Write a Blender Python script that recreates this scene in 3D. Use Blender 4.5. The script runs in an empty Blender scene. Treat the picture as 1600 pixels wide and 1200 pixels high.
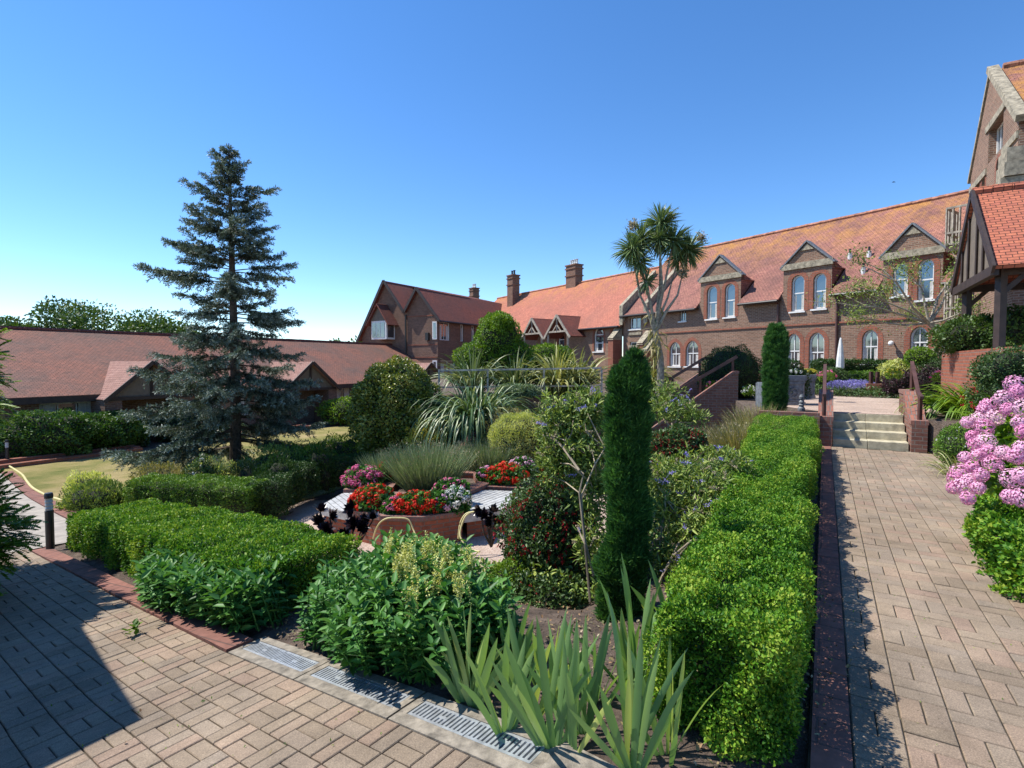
import bpy, math, random
import numpy as np
from mathutils import Vector
from mathutils.geometry import tessellate_polygon
rng=np.random.default_rng(7); random.seed(7)
sc=bpy.context.scene; COL=sc.collection
rad=math.radians
# ------------------------------------------------------------------ camera and measuring helpers
F=830.0; PITCH=rad(2.207); EYE=1.65
cd=bpy.data.cameras.new('camera'); cam=bpy.data.objects.new('camera',cd); COL.objects.link(cam)
cd.sensor_width=36; cd.lens=F/1600*36; cam.location=(0,0,EYE); cam.rotation_euler=(rad(90)-PITCH,0,0)
cd.clip_end=2000; cd.clip_start=.05; sc.camera=cam
def ray(px,py):
    a=px-800; b=600-py
    return np.array([a, F*math.cos(PITCH)+b*math.sin(PITCH), -F*math.sin(PITCH)+b*math.cos(PITCH)])
def D(px,py,Y):                     # point seen at a pixel, at distance Y ahead
    r=ray(px,py); return np.array([0,0,EYE])+r*(Y/r[1])
def G(px,py,z):                     # point seen at a pixel, on level z
    r=ray(px,py); return np.array([0,0,EYE])+r*((z-EYE)/r[2])
A=rad(30.5); SA,CA=math.sin(A),math.cos(A)
def ST(s,t,z=0): return np.array([s*SA+t*CA, s*CA-t*SA, z])
def toST(x,y): return x*SA+y*CA, x*CA-y*SA
def toLW(x,y): return (x-.209)*-.79+(y-2.167)*.613, (x-.209)*.613+(y-2.167)*.79
def LW(l,w,z=0): return np.array([.209-.79*l+.613*w, 2.167+.613*l+.79*w, z])
def smooth(x): x=np.clip(x,0,1); return x*x*(3-2*x)
def prof(L): return np.interp(L,[-5,0,.9,2.7,5,8.6,12,16,22],[0,0,-.12,-.38,-.62,-.96,-1.3,-1.6,-1.7])
def H(x,y):                         # lie of the land
    x=np.asarray(x,float); y=np.asarray(y,float)
    s,t=toST(x,y); L,W=toLW(x,y); p=prof(L)
    zg=-1.42-.28*smooth((-8-t)/2.5)
    a1=np.interp(L,[2,5],[4.5,2.7])
    zA=p+(np.minimum(zg,p)-p)*smooth((W-1.0)/(a1-1.0))
    zB=zg-zg*smooth((t+3.8)/3.05)
    m=sum(h*np.exp(-((x-a)**2+(y-b)**2)/(2*r*r)) for a,b,h,r in ((-1.0,14.8,.85,.6),(-3.3,15.2,.55,.8),(.25,13.0,.7,.45),(-.6,13.9,.7,.4),(-2.1,14.2,.55,.4)))
    return np.where(W>0,np.maximum(zA,zB)+m,p)
def Hs(x,y): return float(H(x,y))
# ------------------------------------------------------------------ objects
org={}
def tag(o,label=None,cat=None,group=None,kind=None):
    if label: o['label']=label
    if cat: o['category']=cat
    if group: o['group']=group
    if kind: o['kind']=kind
    return o
def thing(name,label,cat,loc,group=None):
    o=bpy.data.objects.new(name,None); COL.objects.link(o); o.location=tuple(float(v) for v in loc); o.empty_display_size=.1
    org[o.name]=np.array([float(v) for v in loc]); tag(o,label,cat,group); return o
def link(name,me,mat,parent,base):
    o=bpy.data.objects.new(name,me); COL.objects.link(o)
    if mat is not None:
        for m in (mat if isinstance(mat,(list,tuple)) else [mat]): me.materials.append(m)
    if parent is not None:
        o.parent=parent; po=org[parent.name]; o.location=tuple(base-po)
    else: o.location=tuple(base)
    org[o.name]=np.array(base,float)
    return o
def unit(v): v=np.asarray(v,float); return v/(np.linalg.norm(v)+1e-12)
class MB:
    def __init__(s): s.v=[]; s.f=[]; s.m=[]; s.r=[]
    def add(s,vs,fs,m=0,r=None):
        n=len(s.v); s.v+= [tuple(float(c) for c in p) for p in vs]
        if r is None: r=random.random()
        for f in fs: s.f.append(tuple(i+n for i in f)); s.m.append(m); s.r.append(r)
        return s
    def prism(s,poly,ax,m=0,r=None):    # closed polygon (3d points) pushed along ax
        a=[np.array(p,float) for p in poly]; b=[p+np.array(ax,float) for p in a]; n=len(a)
        return s.add(a+b,[tuple(range(n))[::-1],tuple(range(n,2*n))]+[(i,(i+1)%n,(i+1)%n+n,i+n) for i in range(n)],m,r)
    def slab(s,poly,z0,z1,m=0,r=None):
        return s.prism([(p[0],p[1],z0) for p in poly],(0,0,z1-z0),m,r)
    def box(s,c,sx,sy,sz,ux=(1,0,0),uy=None,m=0,r=None):
        ux=unit(ux); uy=unit(np.cross((0,0,1),ux)) if uy is None else unit(uy); uz=np.cross(ux,uy); c=np.array(c,float)
        p=[c+ux*sx/2*i+uy*sy/2*j-uz*sz/2 for i,j in((-1,-1),(1,-1),(1,1),(-1,1))]
        return s.prism(p,uz*sz,m,r)
    def bar(s,a,b,w,h,m=0,r=None):      # straight bar between two points
        a=np.array(a,float); b=np.array(b,float); d=b-a; L=np.linalg.norm(d); ux=d/L
        uy=np.cross((0,0,1),ux); uy=unit(uy) if np.linalg.norm(uy)>1e-4 else np.array((0,1.,0))
        return s.box((a+b)/2,L,w,h,ux,uy,m,r)
    def tube(s,pts,rs,n=8,m=0,cap=True):
        pts=[np.array(p,float) for p in pts]; rs=[rs]*len(pts) if np.isscalar(rs) else rs
        vs=[];k=len(pts)
        for i,p in enumerate(pts):
            d=unit(pts[min(i+1,k-1)]-pts[max(i-1,0)]); a=np.cross(d,(0,0,1)) if abs(d[2])<.95 else np.cross(d,(1,0,0)); a=unit(a); b=np.cross(d,a)
            for j in range(n):
                th=2*math.pi*j/n; vs.append(p+(a*math.cos(th)+b*math.sin(th))*rs[i])
        fs=[(i*n+j,i*n+(j+1)%n,(i+1)*n+(j+1)%n,(i+1)*n+j) for i in range(k-1) for j in range(n)]
        if cap: fs+=[tuple(range(n))[::-1],tuple(range((k-1)*n,k*n))]
        return s.add(vs,fs,m)
    def lathe(s,c,prf,n=16,m=0):        # profile of (radius,height)
        return s.tube([(c[0],c[1],c[2]+z) for r,z in prf],[max(r,.001) for r,z in prf],n,m)
    def build(s,name,mat,parent=None,base=None,sm=False,bev=0):
        v=np.array(s.v)
        if base is None: base=org[parent.name] if parent is not None else np.array([v[:,0].mean(),v[:,1].mean(),v[:,2].min()])
        base=np.array(base,float); me=bpy.data.meshes.new(name)
        me.from_pydata([tuple(p) for p in v-base],[],s.f)
        me.update(); nf=len(me.polygons)
        me.polygons.foreach_set('material_index',np.array(s.m[:nf],dtype=np.int32))
        at=me.attributes.new('rnd','FLOAT','FACE'); at.data.foreach_set('value',np.array(s.r,dtype=np.float32))
        uv=me.uv_layers.new(name='UVMap'); out=np.zeros((len(me.loops),2),np.float32)
        for p in me.polygons:
            n=np.array(p.normal)
            if abs(n[2])>.97: T=np.array((CA,-SA,0)); B=np.array((SA,CA,0))
            else: T=unit(np.cross((0,0,1),n)); B=np.cross(n,T)
            for li in p.loop_indices:
                q=v[me.loops[li].vertex_index]; out[li]=(q@T,q@B)
        uv.data.foreach_set('uv',out.ravel())
        if sm: me.polygons.foreach_set('use_smooth',np.ones(nf,bool))
        o=link(name,me,mat,parent,base)
        if bev:
            b=o.modifiers.new('b','BEVEL'); b.width=bev; b.segments=2; b.limit_method='ANGLE'
        return o
# ------------------------------------------------------------------ fast leaf meshes
def rawmesh(name,V,Fc,R,mat,parent,base=None,smooth_=False,S=None):
    """V (n,k,3) vertices, Fc list of index rows into k, R (n,) value per element; S = per element per face shade"""
    n,k,_=V.shape; q=np.array(Fc,np.int32); nf=len(q); kl=q.shape[1]
    if base is None: base=org[parent.name] if parent is not None else np.array([V[...,0].mean(),V[...,1].mean(),V[...,2].min()])
    me=bpy.data.meshes.new(name); me.vertices.add(n*k); me.vertices.foreach_set('co',(V-base).astype(np.float32).ravel())
    idx=(q[None]+np.arange(n)[:,None,None]*k).astype(np.int32).ravel()
    me.loops.add(len(idx)); me.loops.foreach_set('vertex_index',idx)
    me.polygons.add(n*nf); me.polygons.foreach_set('loop_start',np.arange(0,n*nf*kl,kl,dtype=np.int32)); me.polygons.foreach_set('loop_total',np.full(n*nf,kl,np.int32))
    at=me.attributes.new('rnd','FLOAT','FACE'); at.data.foreach_set('value',np.repeat(R,nf).astype(np.float32))
    if smooth_: me.polygons.foreach_set('use_smooth',np.ones(n*nf,bool))
    me.update(calc_edges=True); me.validate()
    return link(name,me,mat,parent,np.array(base,float))
def nrm(a): return a/(np.linalg.norm(a,axis=-1,keepdims=True)+1e-9)
def rdir(n): return nrm(rng.normal(size=(n,3)))
def leafverts(P,Dr,N,size,asp=.45,fold=.25,kind='d',bend=.15):
    n=len(P); Dr=nrm(Dr); N=nrm(N-Dr*(N*Dr).sum(1,keepdims=True)); B=np.cross(Dr,N); s=np.asarray(size); s=np.full(n,s) if s.ndim==0 else s; s=s[:,None]
    if kind=='d':
        return np.stack([P,P+Dr*s*.5+B*s*asp*.5+N*s*fold*.3,P+Dr*s,P+Dr*s*.5-B*s*asp*.5+N*s*fold*.3],1),[(0,1,2,3)]
    w=asp*.5
    return np.stack([P,P+Dr*s*.3+B*s*w+N*s*fold*w,P+Dr*s*.68+B*s*w*.8+N*s*(fold*w-bend*.4),P+Dr*s-N*s*bend,
        P+Dr*s*.68-B*s*w*.8+N*s*(fold*w-bend*.4),P+Dr*s*.3-B*s*w+N*s*fold*w],1),[(0,1,2,3),(0,3,4,5)]
def foliage(name,P,N,size,mat,parent,asp=.45,out=.6,up=.3,rand=.9,kind='d',fold=.3,R=None,base=None,flat=.6,bend=.15):
    n=len(P); Dr=nrm(N*out+rdir(n)*rand+np.array([0,0,up])); NN=nrm(N*flat+np.array([0,0,.5])+rdir(n)*.7)
    sz=size*rng.uniform(.65,1.25,n); V,Fc=leafverts(P,Dr,NN,sz,asp,fold,kind,bend)
    return rawmesh(name,V,Fc,rng.random(n) if R is None else R,mat,parent,base)
class Lump:
    def __init__(s,wl,k=7,seed=0):
        r=np.random.default_rng(seed); s.k=nrm(r.normal(size=(k,3)))*2*math.pi/(wl*r.uniform(.6,1.6,(k,1))); s.p=r.uniform(0,6.28,k)
    def __call__(s,P): return np.sin(P@s.k.T+s.p).mean(1)*1.6
def ell(c,r,n,lump=.18,wl=.7,inner=.7,seed=0,zmin=-.75,gap=None):
    """points in the outer shell of a lumpy ellipsoid, with outward normals"""
    c=np.array(c,float); r=np.array(r,float)*np.ones(3); d=rdir(int(n*1.6)); d=d[d[:,2]>zmin][:n]; n=len(d)
    lf=Lump(wl,seed=seed); f=1+lump*lf(d*r*1.0+c); u=1-(1-inner)*rng.random(n)**1.8
    P=c+d*r*(f*u)[:,None]; N=nrm(d/r)
    if gap is not None:
        g=Lump(gap[0],seed=seed+5)(P); k=g>gap[1]; P=P[k]; N=N[k]
    return P,N
def coreball(name,c,r,mat,parent,lump=.18,wl=.7,seed=0,sc_=.8):  # solid dark lump added to block see-through, coloured as inner shade
    c=np.array(c,float); r=np.array(r,float)*np.ones(3); lf=Lump(wl,seed=seed); vs=[];nu,nv=20,12
    for i in range(nv+1):
        th=math.pi*i/nv
        for j in range(nu):
            ph=2*math.pi*j/nu; vs.append((math.sin(th)*math.cos(ph),math.sin(th)*math.sin(ph),math.cos(th)))
    d=np.array(vs); d[:,2]=np.maximum(d[:,2],-.75); f=1+lump*lf(d*r+c); V=c+d*r*(f*sc_)[:,None]
    m=MB(); m.add(V,[(i*nu+j,i*nu+(j+1)%nu,(i+1)*nu+(j+1)%nu,(i+1)*nu+j) for i in range(nv) for j in range(nu)])
    return m.build(name,mat,parent,sm=True)
def blades(name,P,Dr,Ln,Wd,mat,parent,droop=.5,seg=6,fold=.0,R=None,tip=.0,twist=None,widest=.3,base=None,sag=1.0):
    """strap leaves: P base, Dr start direction, each bends down by droop (scalar or array)"""
    n=len(P); Dr=nrm(Dr); Ln=np.asarray(Ln)*np.ones(n); Wd=np.asarray(Wd)*np.ones(n); droop=np.asarray(droop)*np.ones(n)
    hz=Dr.copy(); hz[:,2]=0; hz=nrm(hz+1e-6); side=np.cross(hz,np.array([0,0,1.])); 
    if twist is not None:
        a=(rng.random(n)-.5)*2*twist; side=nrm(side*np.cos(a)[:,None]+np.cross(Dr,side)*np.sin(a)[:,None])
    cur=P.copy(); d=Dr.copy(); rows=[]; k=3 if fold else 2
    for i in range(seg+1):
        u=i/seg; w=np.interp(u,[0,widest,.75,1],[.55,1,.7,tip if tip else .02])*.5
        a=cur-side*(Wd*w)[:,None]; b=cur+side*(Wd*w)[:,None]
        if fold:
            nn=nrm(np.cross(side,d)); rows.append(np.stack([a,cur-nn*(Wd*w*fold)[:,None],b],1))
        else: rows.append(np.stack([a,b],1))
        cur=cur+d*(Ln/seg)[:,None]; d=nrm(d+np.array([0,0,-1.])*(droop/seg*(0.3+1.4*u)*sag*1.6)[:,None])
    V=np.concatenate(rows,1); Fc=[]
    for i in range(seg):
        for j in range(k-1): Fc.append((i*k+j,i*k+j+1,(i+1)*k+j+1,(i+1)*k+j))
    return rawmesh(name,V,Fc,rng.random(n) if R is None else R,mat,parent,base,True)
# ------------------------------------------------------------------ materials
def newmat(name):
    m=bpy.data.materials.new(name); m.use_nodes=True; nt=m.node_tree; nt.nodes.clear()
    o=nt.nodes.new('ShaderNodeOutputMaterial'); b=nt.nodes.new('ShaderNodeBsdfPrincipled'); nt.links.new(b.outputs[0],o.inputs[0]); return m,nt,b,o
def nd(nt,t,**kw):
    n=nt.nodes.new(t)
    for k,v in kw.items():
        if k in n.inputs.keys(): n.inputs[k].default_value=v
        else: setattr(n,k,v)
    return n
def c4(c): return (c[0],c[1],c[2],1)
def mixc(nt,fac,a,b,mode='MIX'):
    n=nt.nodes.new('ShaderNodeMix'); n.data_type='RGBA'; n.blend_type=mode
    for sock,v in ((n.inputs[0],fac),(n.inputs[6],a),(n.inputs[7],b)):
        if isinstance(v,bpy.types.NodeSocket): nt.links.new(v,sock)
        elif isinstance(v,(int,float)): sock.default_value=v
        else: sock.default_value=c4(v)
    return n.outputs[2]
def ramp(nt,src,stops):
    n=nt.nodes.new('ShaderNodeValToRGB'); e=n.color_ramp.elements
    while len(e)<len(stops): e.new(.5)
    for i,(p,c) in enumerate(stops): e[i].position=p; e[i].color=(c,c,c,1) if isinstance(c,(int,float)) else c4(c)
    nt.links.new(src,n.inputs[0]); return n.outputs[0]
def noise(nt,scale,detail=4,rough=.6,vec=None):
    n=nd(nt,'ShaderNodeTexNoise',Scale=scale,Detail=detail,Roughness=rough)
    if vec is None:
        g=nt.nodes.new('ShaderNodeNewGeometry'); vec=g.outputs['Position']
    nt.links.new(vec,n.inputs['Vector']); return n.outputs[0]
def bump(nt,b,h,dist,st=1.0):
    n=nd(nt,'ShaderNodeBump',Distance=dist,Strength=st); nt.links.new(h,n.inputs['Height']); nt.links.new(n.outputs[0],b.inputs['Normal'])
def plain(name,col,rough=.6,metal=0,var=.15,sc_=6,bmp=0,spec=.5,bs=40):
    m,nt,b,o=newmat(name); f=noise(nt,sc_); d=[max(0,c*(1-var*2)) for c in col]; l=[min(1,c*(1+var)) for c in col]
    nt.links.new(ramp(nt,f,[(.3,d),(.7,l)]),b.inputs['Base Color']); b.inputs['Roughness'].default_value=rough; b.inputs['Metallic'].default_value=metal
    b.inputs['Specular IOR Level'].default_value=spec
    if bmp: bump(nt,b,noise(nt,bs,6),bmp)
    return m
def brickmat(name,c1,c2,mortar,bw=.225,bh=.075,ms=.01,patch=.35,odd=None):
    m,nt,b,o=newmat(name); uv=nt.nodes.new('ShaderNodeUVMap'); t=nd(nt,'ShaderNodeTexBrick',Scale=1.0)
    t.inputs['Brick Width'].default_value=bw; t.inputs['Row Height'].default_value=bh; t.inputs['Mortar Size'].default_value=ms; t.inputs['Mortar Smooth'].default_value=.2
    t.inputs['Color1'].default_value=c4(c1); t.inputs['Color2'].default_value=c4(c2); t.inputs['Mortar'].default_value=c4(mortar); nt.links.new(uv.outputs[0],t.inputs[0])
    n=noise(nt,.8,5); col=mixc(nt,ramp(nt,n,[(.35,0.0),(.7,patch)]),t.outputs[0],odd if odd else tuple(c*.45 for c in c1))
    n2=noise(nt,14,4); col=mixc(nt,.35,col,ramp(nt,n2,[(.3,.25),(.7,.75)]),'OVERLAY')
    nt.links.new(col,b.inputs['Base Color']); b.inputs['Roughness'].default_value=.9; b.inputs['Specular IOR Level'].default_value=.2
    inv=nd(nt,'ShaderNodeMath',operation='SUBTRACT'); inv.inputs[0].default_value=1; nt.links.new(t.outputs['Fac'],inv.inputs[1])
    bump(nt,b,inv.outputs[0],.012,.9); return m
def tilemat(name,c1,c2,dark,stain,w=.17,h=.11,lichen=None,stainf=.6,lz=(0,1)):
    m,nt,b,o=newmat(name); uv=nt.nodes.new('ShaderNodeUVMap'); t=nd(nt,'ShaderNodeTexBrick',Scale=1.0)
    t.inputs['Brick Width'].default_value=w; t.inputs['Row Height'].default_value=h; t.inputs['Mortar Size'].default_value=.008; t.inputs['Mortar Smooth'].default_value=.6
    t.inputs['Color1'].default_value=c4(c1); t.inputs['Color2'].default_value=c4(c2); t.inputs['Mortar'].default_value=c4(dark); nt.links.new(uv.outputs[0],t.inputs[0])
    n=noise(nt,.45,7,.7); col=mixc(nt,ramp(nt,n,[(.4,0.0),(.68,stainf)]),t.outputs[0],stain)
    n=noise(nt,2.2,6,.75); col=mixc(nt,ramp(nt,n,[(.52,0.0),(.7,stainf*.8)]),col,tuple(c*.55 for c in stain))
    if lichen:
        g=nt.nodes.new('ShaderNodeNewGeometry'); s=nt.nodes.new('ShaderNodeSeparateXYZ'); nt.links.new(g.outputs[0],s.inputs[0])
        mr=nd(nt,'ShaderNodeMapRange'); nt.links.new(s.outputs[2],mr.inputs[0]); mr.inputs[1].default_value=lz[0]; mr.inputs[2].default_value=lz[1]
        n3=noise(nt,1.3,7,.75); mu=nd(nt,'ShaderNodeMath',operation='MULTIPLY'); nt.links.new(mr.outputs[0],mu.inputs[0]); nt.links.new(ramp(nt,n3,[(.42,0.0),(.62,1.0)]),mu.inputs[1])
        col=mixc(nt,mu.outputs[0],col,lichen)
    n2=noise(nt,9,5); col=mixc(nt,.4,col,ramp(nt,n2,[(.3,.25),(.7,.75)]),'OVERLAY')
    nt.links.new(col,b.inputs['Base Color']); b.inputs['Roughness'].default_value=.85; b.inputs['Specular IOR Level'].default_value=.25
    # each course laps the one below: saw-tooth up the slope
    sp=nt.nodes.new('ShaderNodeSeparateXYZ'); nt.links.new(uv.outputs[0],sp.inputs[0]); dv=nd(nt,'ShaderNodeMath',operation='DIVIDE'); nt.links.new(sp.outputs[1],dv.inputs[0]); dv.inputs[1].default_value=h
    fr=nd(nt,'ShaderNodeMath',operation='FRACT'); nt.links.new(dv.outputs[0],fr.inputs[0]); iv=nd(nt,'ShaderNodeMath',operation='SUBTRACT'); iv.inputs[0].default_value=1; nt.links.new(fr.outputs[0],iv.inputs[1])
    ad=nd(nt,'ShaderNodeMath',operation='SUBTRACT'); nt.links.new(iv.outputs[0],ad.inputs[0]); nt.links.new(t.outputs['Fac'],ad.inputs[1]); bump(nt,b,ad.outputs[0],.02,.9)
    return m
def leafmat(name,stops,tr=.25,rough=.5,spec=.35,trc=None,back=None):
    m,nt,b,o=newmat(name); a=nd(nt,'ShaderNodeAttribute',attribute_name='rnd'); st=[(i/(len(stops)-1),c) for i,c in enumerate(stops)]
    col=ramp(nt,a.outputs['Fac'],st); nt.links.new(col,b.inputs['Base Color']); b.inputs['Roughness'].default_value=rough; b.inputs['Specular IOR Level'].default_value=spec
    if tr:
        t=nt.nodes.new('ShaderNodeBsdfTranslucent'); nt.links.new(mixc(nt,1.0,col,(1.0,1.0,.45) if trc is None else trc,'MULTIPLY'),t.inputs[0])
        ad=nt.nodes.new('ShaderNodeMixShader'); ad.inputs[0].default_value=tr; nt.links.new(b.outputs[0],ad.inputs[1]); nt.links.new(t.outputs[0],ad.inputs[2]); nt.links.new(ad.outputs[0],o.inputs[0])
    return m
M={}
M['brick']=brickmat('brown brick',(.30,.165,.11),(.18,.10,.07),(.34,.27,.20),patch=.3,ms=.012)
M['brick_dark']=brickmat('dark brown brick',(.26,.14,.095),(.165,.09,.065),(.24,.19,.15))
M['brick_red']=brickmat('red brick',(.36,.12,.07),(.27,.09,.055),(.22,.16,.13),patch=.25)
M['brick_wall']=brickmat('weathered garden brick',(.27,.135,.10),(.19,.085,.065),(.24,.19,.16),patch=.5)
M['brick_coping']=brickmat('brick on edge coping',(.34,.13,.085),(.22,.09,.07),(.2,.16,.14),bw=.075,bh=.225,patch=.5,odd=(.25,.2,.18))
M['kerb']=brickmat('red kerb brick',(.27,.125,.095),(.21,.10,.08),(.12,.08,.07),bw=.6,bh=.2,ms=.006,patch=.4,odd=(.16,.09,.075))
M['tile_wing']=tilemat('brown red roof tiles',(.27,.108,.07),(.20,.088,.06),(.09,.05,.04),(.12,.085,.07),stainf=.8)
M['tile_block']=tilemat('dark red roof tiles',(.24,.075,.05),(.18,.06,.045),(.07,.035,.03),(.12,.06,.05))
M['tile_mid']=tilemat('salmon roof tiles',(.52,.19,.12),(.43,.15,.10),(.22,.09,.07),(.25,.12,.09),stainf=.45,lichen=(.50,.22,.07),lz=(6.5,8.6))
M['tile_main']=tilemat('lichened red roof tiles',(.39,.175,.125),(.30,.125,.10),(.14,.07,.055),(.17,.085,.07),stainf=.85,lichen=(.44,.21,.06),lz=(6.6,9.0))
M['tile_porch']=tilemat('orange red plain tiles',(.50,.16,.085),(.40,.12,.075),(.06,.03,.025),(.24,.10,.07),w=.165,h=.088,stainf=.3)
M['tile_pale']=tilemat('pale pinkish porch tiles',(.42,.24,.19),(.36,.19,.15),(.2,.1,.08),(.3,.17,.13))
M['ridge']=plain('ridge tiles',(.42,.19,.12),.85,var=.3,sc_=5)
M['stone']=plain('weathered stone',(.36,.31,.22),.9,var=.3,sc_=7,bmp=.01)
M['dark_wood']=plain('dark stained timber',(.045,.028,.022),.6,var=.2,bmp=.003)
M['brown_wood']=plain('brown painted timber',(.10,.045,.035),.5,var=.2)
M['grey_wood']=plain('weathered grey timber',(.38,.33,.26),.8,var=.25)
M['panel']=plain('taupe render panel',(.17,.135,.10),.8,var=.1)
M['white']=plain('white paint',(.78,.77,.73),.5,var=.08)
M['white_wood']=plain('white painted bench boards',(.46,.46,.44),.6,var=.18,sc_=9)
M['gutter']=plain('black gutter',(.025,.02,.018),.4,var=.1)
M['lead']=plain('grey lead',(.16,.175,.19),.55,var=.25,sc_=12,bmp=.004)
M['concrete']=plain('aggregate concrete',(.27,.235,.185),.9,var=.28,sc_=16,bmp=.004,bs=120)
M['step']=plain('buff concrete steps',(.50,.45,.31),.9,var=.18,sc_=8,bmp=.004)
M['galv']=plain('galvanised steel',(.50,.53,.56),.45,.6,var=.15,sc_=20)
M['void']=plain('dark gully',(.01,.01,.01),.9)
M['black']=plain('black metal',(.02,.02,.022),.4,var=.1)
M['lens']=plain('ribbed clear lens',(.42,.45,.47),.15,var=.1)
M['curtain']=plain('pale curtain',(.55,.53,.48),.9,var=.12,sc_=15)
M['hose']=plain('yellow hose',(.62,.54,.24),.5,var=.1)
M['orange']=plain('orange plastic',(.7,.13,.03),.5)
M['rail']=plain('rusty pale rail',(.55,.46,.38),.6,var=.3,sc_=10)
M['slate_path']=plain('grey pavement',(.34,.30,.25),.9,var=.15,sc_=4,bmp=.004)
M['bark']=plain('brown bark',(.10,.07,.05),.95,var=.35,sc_=18,bmp=.012,bs=30)
M['bark_grey']=plain('pale grey bark',(.38,.33,.25),.9,var=.3,sc_=14,bmp=.008)
M['bark_pale']=plain('pale twigs',(.36,.29,.20),.9,var=.25)
M['core']=plain('painted shade core',(.022,.026,.012),.95,var=.3)  # near-black fill for solid cores: shade inside foliage put into the colour
M['terracotta']=plain('terracotta flue',(.42,.2,.12),.8)
M['flue']=plain('white flue',(.7,.7,.68),.5)
def glassmat():
    m,nt,b,o=newmat('window glass'); b.inputs['Base Color'].default_value=(.03,.04,.05,1); b.inputs['Roughness'].default_value=.06; b.inputs['Specular IOR Level'].default_value=1.0; b.inputs['IOR'].default_value=1.9
    n=noise(nt,.9,2); bump(nt,b,n,.02,.3); return m
M['glass']=glassmat()
def soilmat():
    m,nt,b,o=newmat('garden soil'); c=ramp(nt,noise(nt,5,8,.7),[(.3,(.05,.035,.025)),(.55,(.14,.10,.075)),(.75,(.22,.17,.13))]); c2=ramp(nt,noise(nt,60,4,.7),[(.35,.3),(.68,.8)])
    nt.links.new(mixc(nt,.6,c,c2,'OVERLAY'),b.inputs['Base Color']); b.inputs['Roughness'].default_value=.95; bump(nt,b,noise(nt,22,8,.7),.05); return m
M['soil']=soilmat()
def lawnmat():
    m,nt,b,o=newmat('dry lawn'); c=ramp(nt,noise(nt,.55,6,.65),[(.32,(.11,.135,.035)),(.48,(.24,.21,.075)),(.66,(.37,.285,.14))]); c2=ramp(nt,noise(nt,45,5,.8),[(.3,.3),(.7,.75)])
    nt.links.new(mixc(nt,.75,c,c2,'OVERLAY'),b.inputs['Base Color']); b.inputs['Roughness'].default_value=.95; b.inputs['Specular IOR Level'].default_value=.1; bump(nt,b,noise(nt,50,6,.8),.03); return m
M['lawn']=lawnmat()
def gravelmat(name,a,b_,c,s=70):
    m,nt,b,o=newmat(name); v=nd(nt,'ShaderNodeTexVoronoi',Scale=s); g=nt.nodes.new('ShaderNodeNewGeometry'); nt.links.new(g.outputs[0],v.inputs[0])
    col=ramp(nt,v.outputs['Color'],[(.1,a),(.5,b_),(.9,c)]); col=mixc(nt,.4,col,ramp(nt,noise(nt,1.5,5),[(.3,.3),(.7,.7)]),'OVERLAY'); nt.links.new(col,b.inputs['Base Color']); b.inputs['Roughness'].default_value=.9
    bump(nt,b,v.outputs['Distance'],.006,.8); return m
M['gravel']=gravelmat('pinkish gravel',(.26,.18,.14),(.42,.31,.24),(.52,.42,.34))
def pavermat():
    m,nt,b,o=newmat('buff block paving'); a=nd(nt,'ShaderNodeAttribute',attribute_name='rnd')
    c=ramp(nt,a.outputs['Fac'],[(0,(.24,.185,.13)),(.3,(.305,.235,.165)),(.6,(.27,.215,.16)),(.85,(.32,.235,.165)),(1,(.29,.205,.15))])
    c=mixc(nt,.55,c,ramp(nt,noise(nt,150,3,.8),[(.32,.15),(.55,.5),(.72,.95)]),'OVERLAY')
    c=mixc(nt,.8,c,ramp(nt,noise(nt,1.3,7,.75),[(.3,.26),(.7,.70)]),'OVERLAY')
    c=mixc(nt,ramp(nt,noise(nt,6,6,.8),[(.6,0.0),(.75,.35)]),c,(.17,.15,.10))
    nt.links.new(c,b.inputs['Base Color']); b.inputs['Roughness'].default_value=.88; b.inputs['Specular IOR Level'].default_value=.3; bump(nt,b,noise(nt,160,4,.8),.004,.8); return m
M['paver']=pavermat()
M['joint']=plain('sandy joint',(.075,.06,.035),.95,var=.4,sc_=9)
L_={}
L_['box']=leafmat('box leaves',[(.015,.06,.010),(.045,.15,.012),(.10,.25,.02),(.20,.36,.03),(.32,.42,.05)],.3,.5,.2)
L_['box_far']=leafmat('distant box leaves',[(.04,.11,.012),(.11,.23,.02),(.22,.34,.035)],.25,.5)
L_['box_dim']=leafmat('dark and shaded box leaves',[(.012,.04,.008),(.03,.08,.012),(.06,.12,.02)],.2,.5)  # darker box leaves for dark shrubs; also paints in the patio hedge's shade
L_['cream']=leafmat('cream striped leaves',[(.04,.08,.03),(.08,.15,.05),(.16,.24,.09),(.46,.50,.28)],.2,.4,.5)
L_['nettle']=leafmat('broad green leaves',[(.03,.10,.025),(.055,.18,.035),(.10,.26,.05),(.16,.34,.07)],.28,.5,.35)
L_['iris']=leafmat('iris leaves',[(.12,.24,.09),(.20,.35,.12),(.32,.48,.15),(.52,.58,.17)],.38,.42,.4)
L_['cypress']=leafmat('dark cypress sprays',[(.010,.045,.014),(.035,.12,.03),(.11,.26,.06)],.3,.5)
L_['shade']=leafmat('mid green leaves',[(.03,.08,.012),(.06,.14,.02),(.12,.21,.04)],.28,.45)
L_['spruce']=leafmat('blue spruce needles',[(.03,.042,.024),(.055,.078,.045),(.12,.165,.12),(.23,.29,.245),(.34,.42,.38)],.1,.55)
L_['tree']=leafmat('tree leaves',[(.03,.07,.012),(.06,.12,.02),(.11,.18,.03)],.25,.5)
L_['cord']=leafmat('cabbage palm leaves',[(.07,.12,.045),(.14,.22,.08),(.28,.36,.16),(.36,.36,.2)],.2,.4,.5)
L_['dark']=leafmat('dark glossy leaves',[(.012,.035,.008),(.03,.07,.014),(.06,.11,.025),(.14,.17,.05)],.15,.35,.6)
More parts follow.
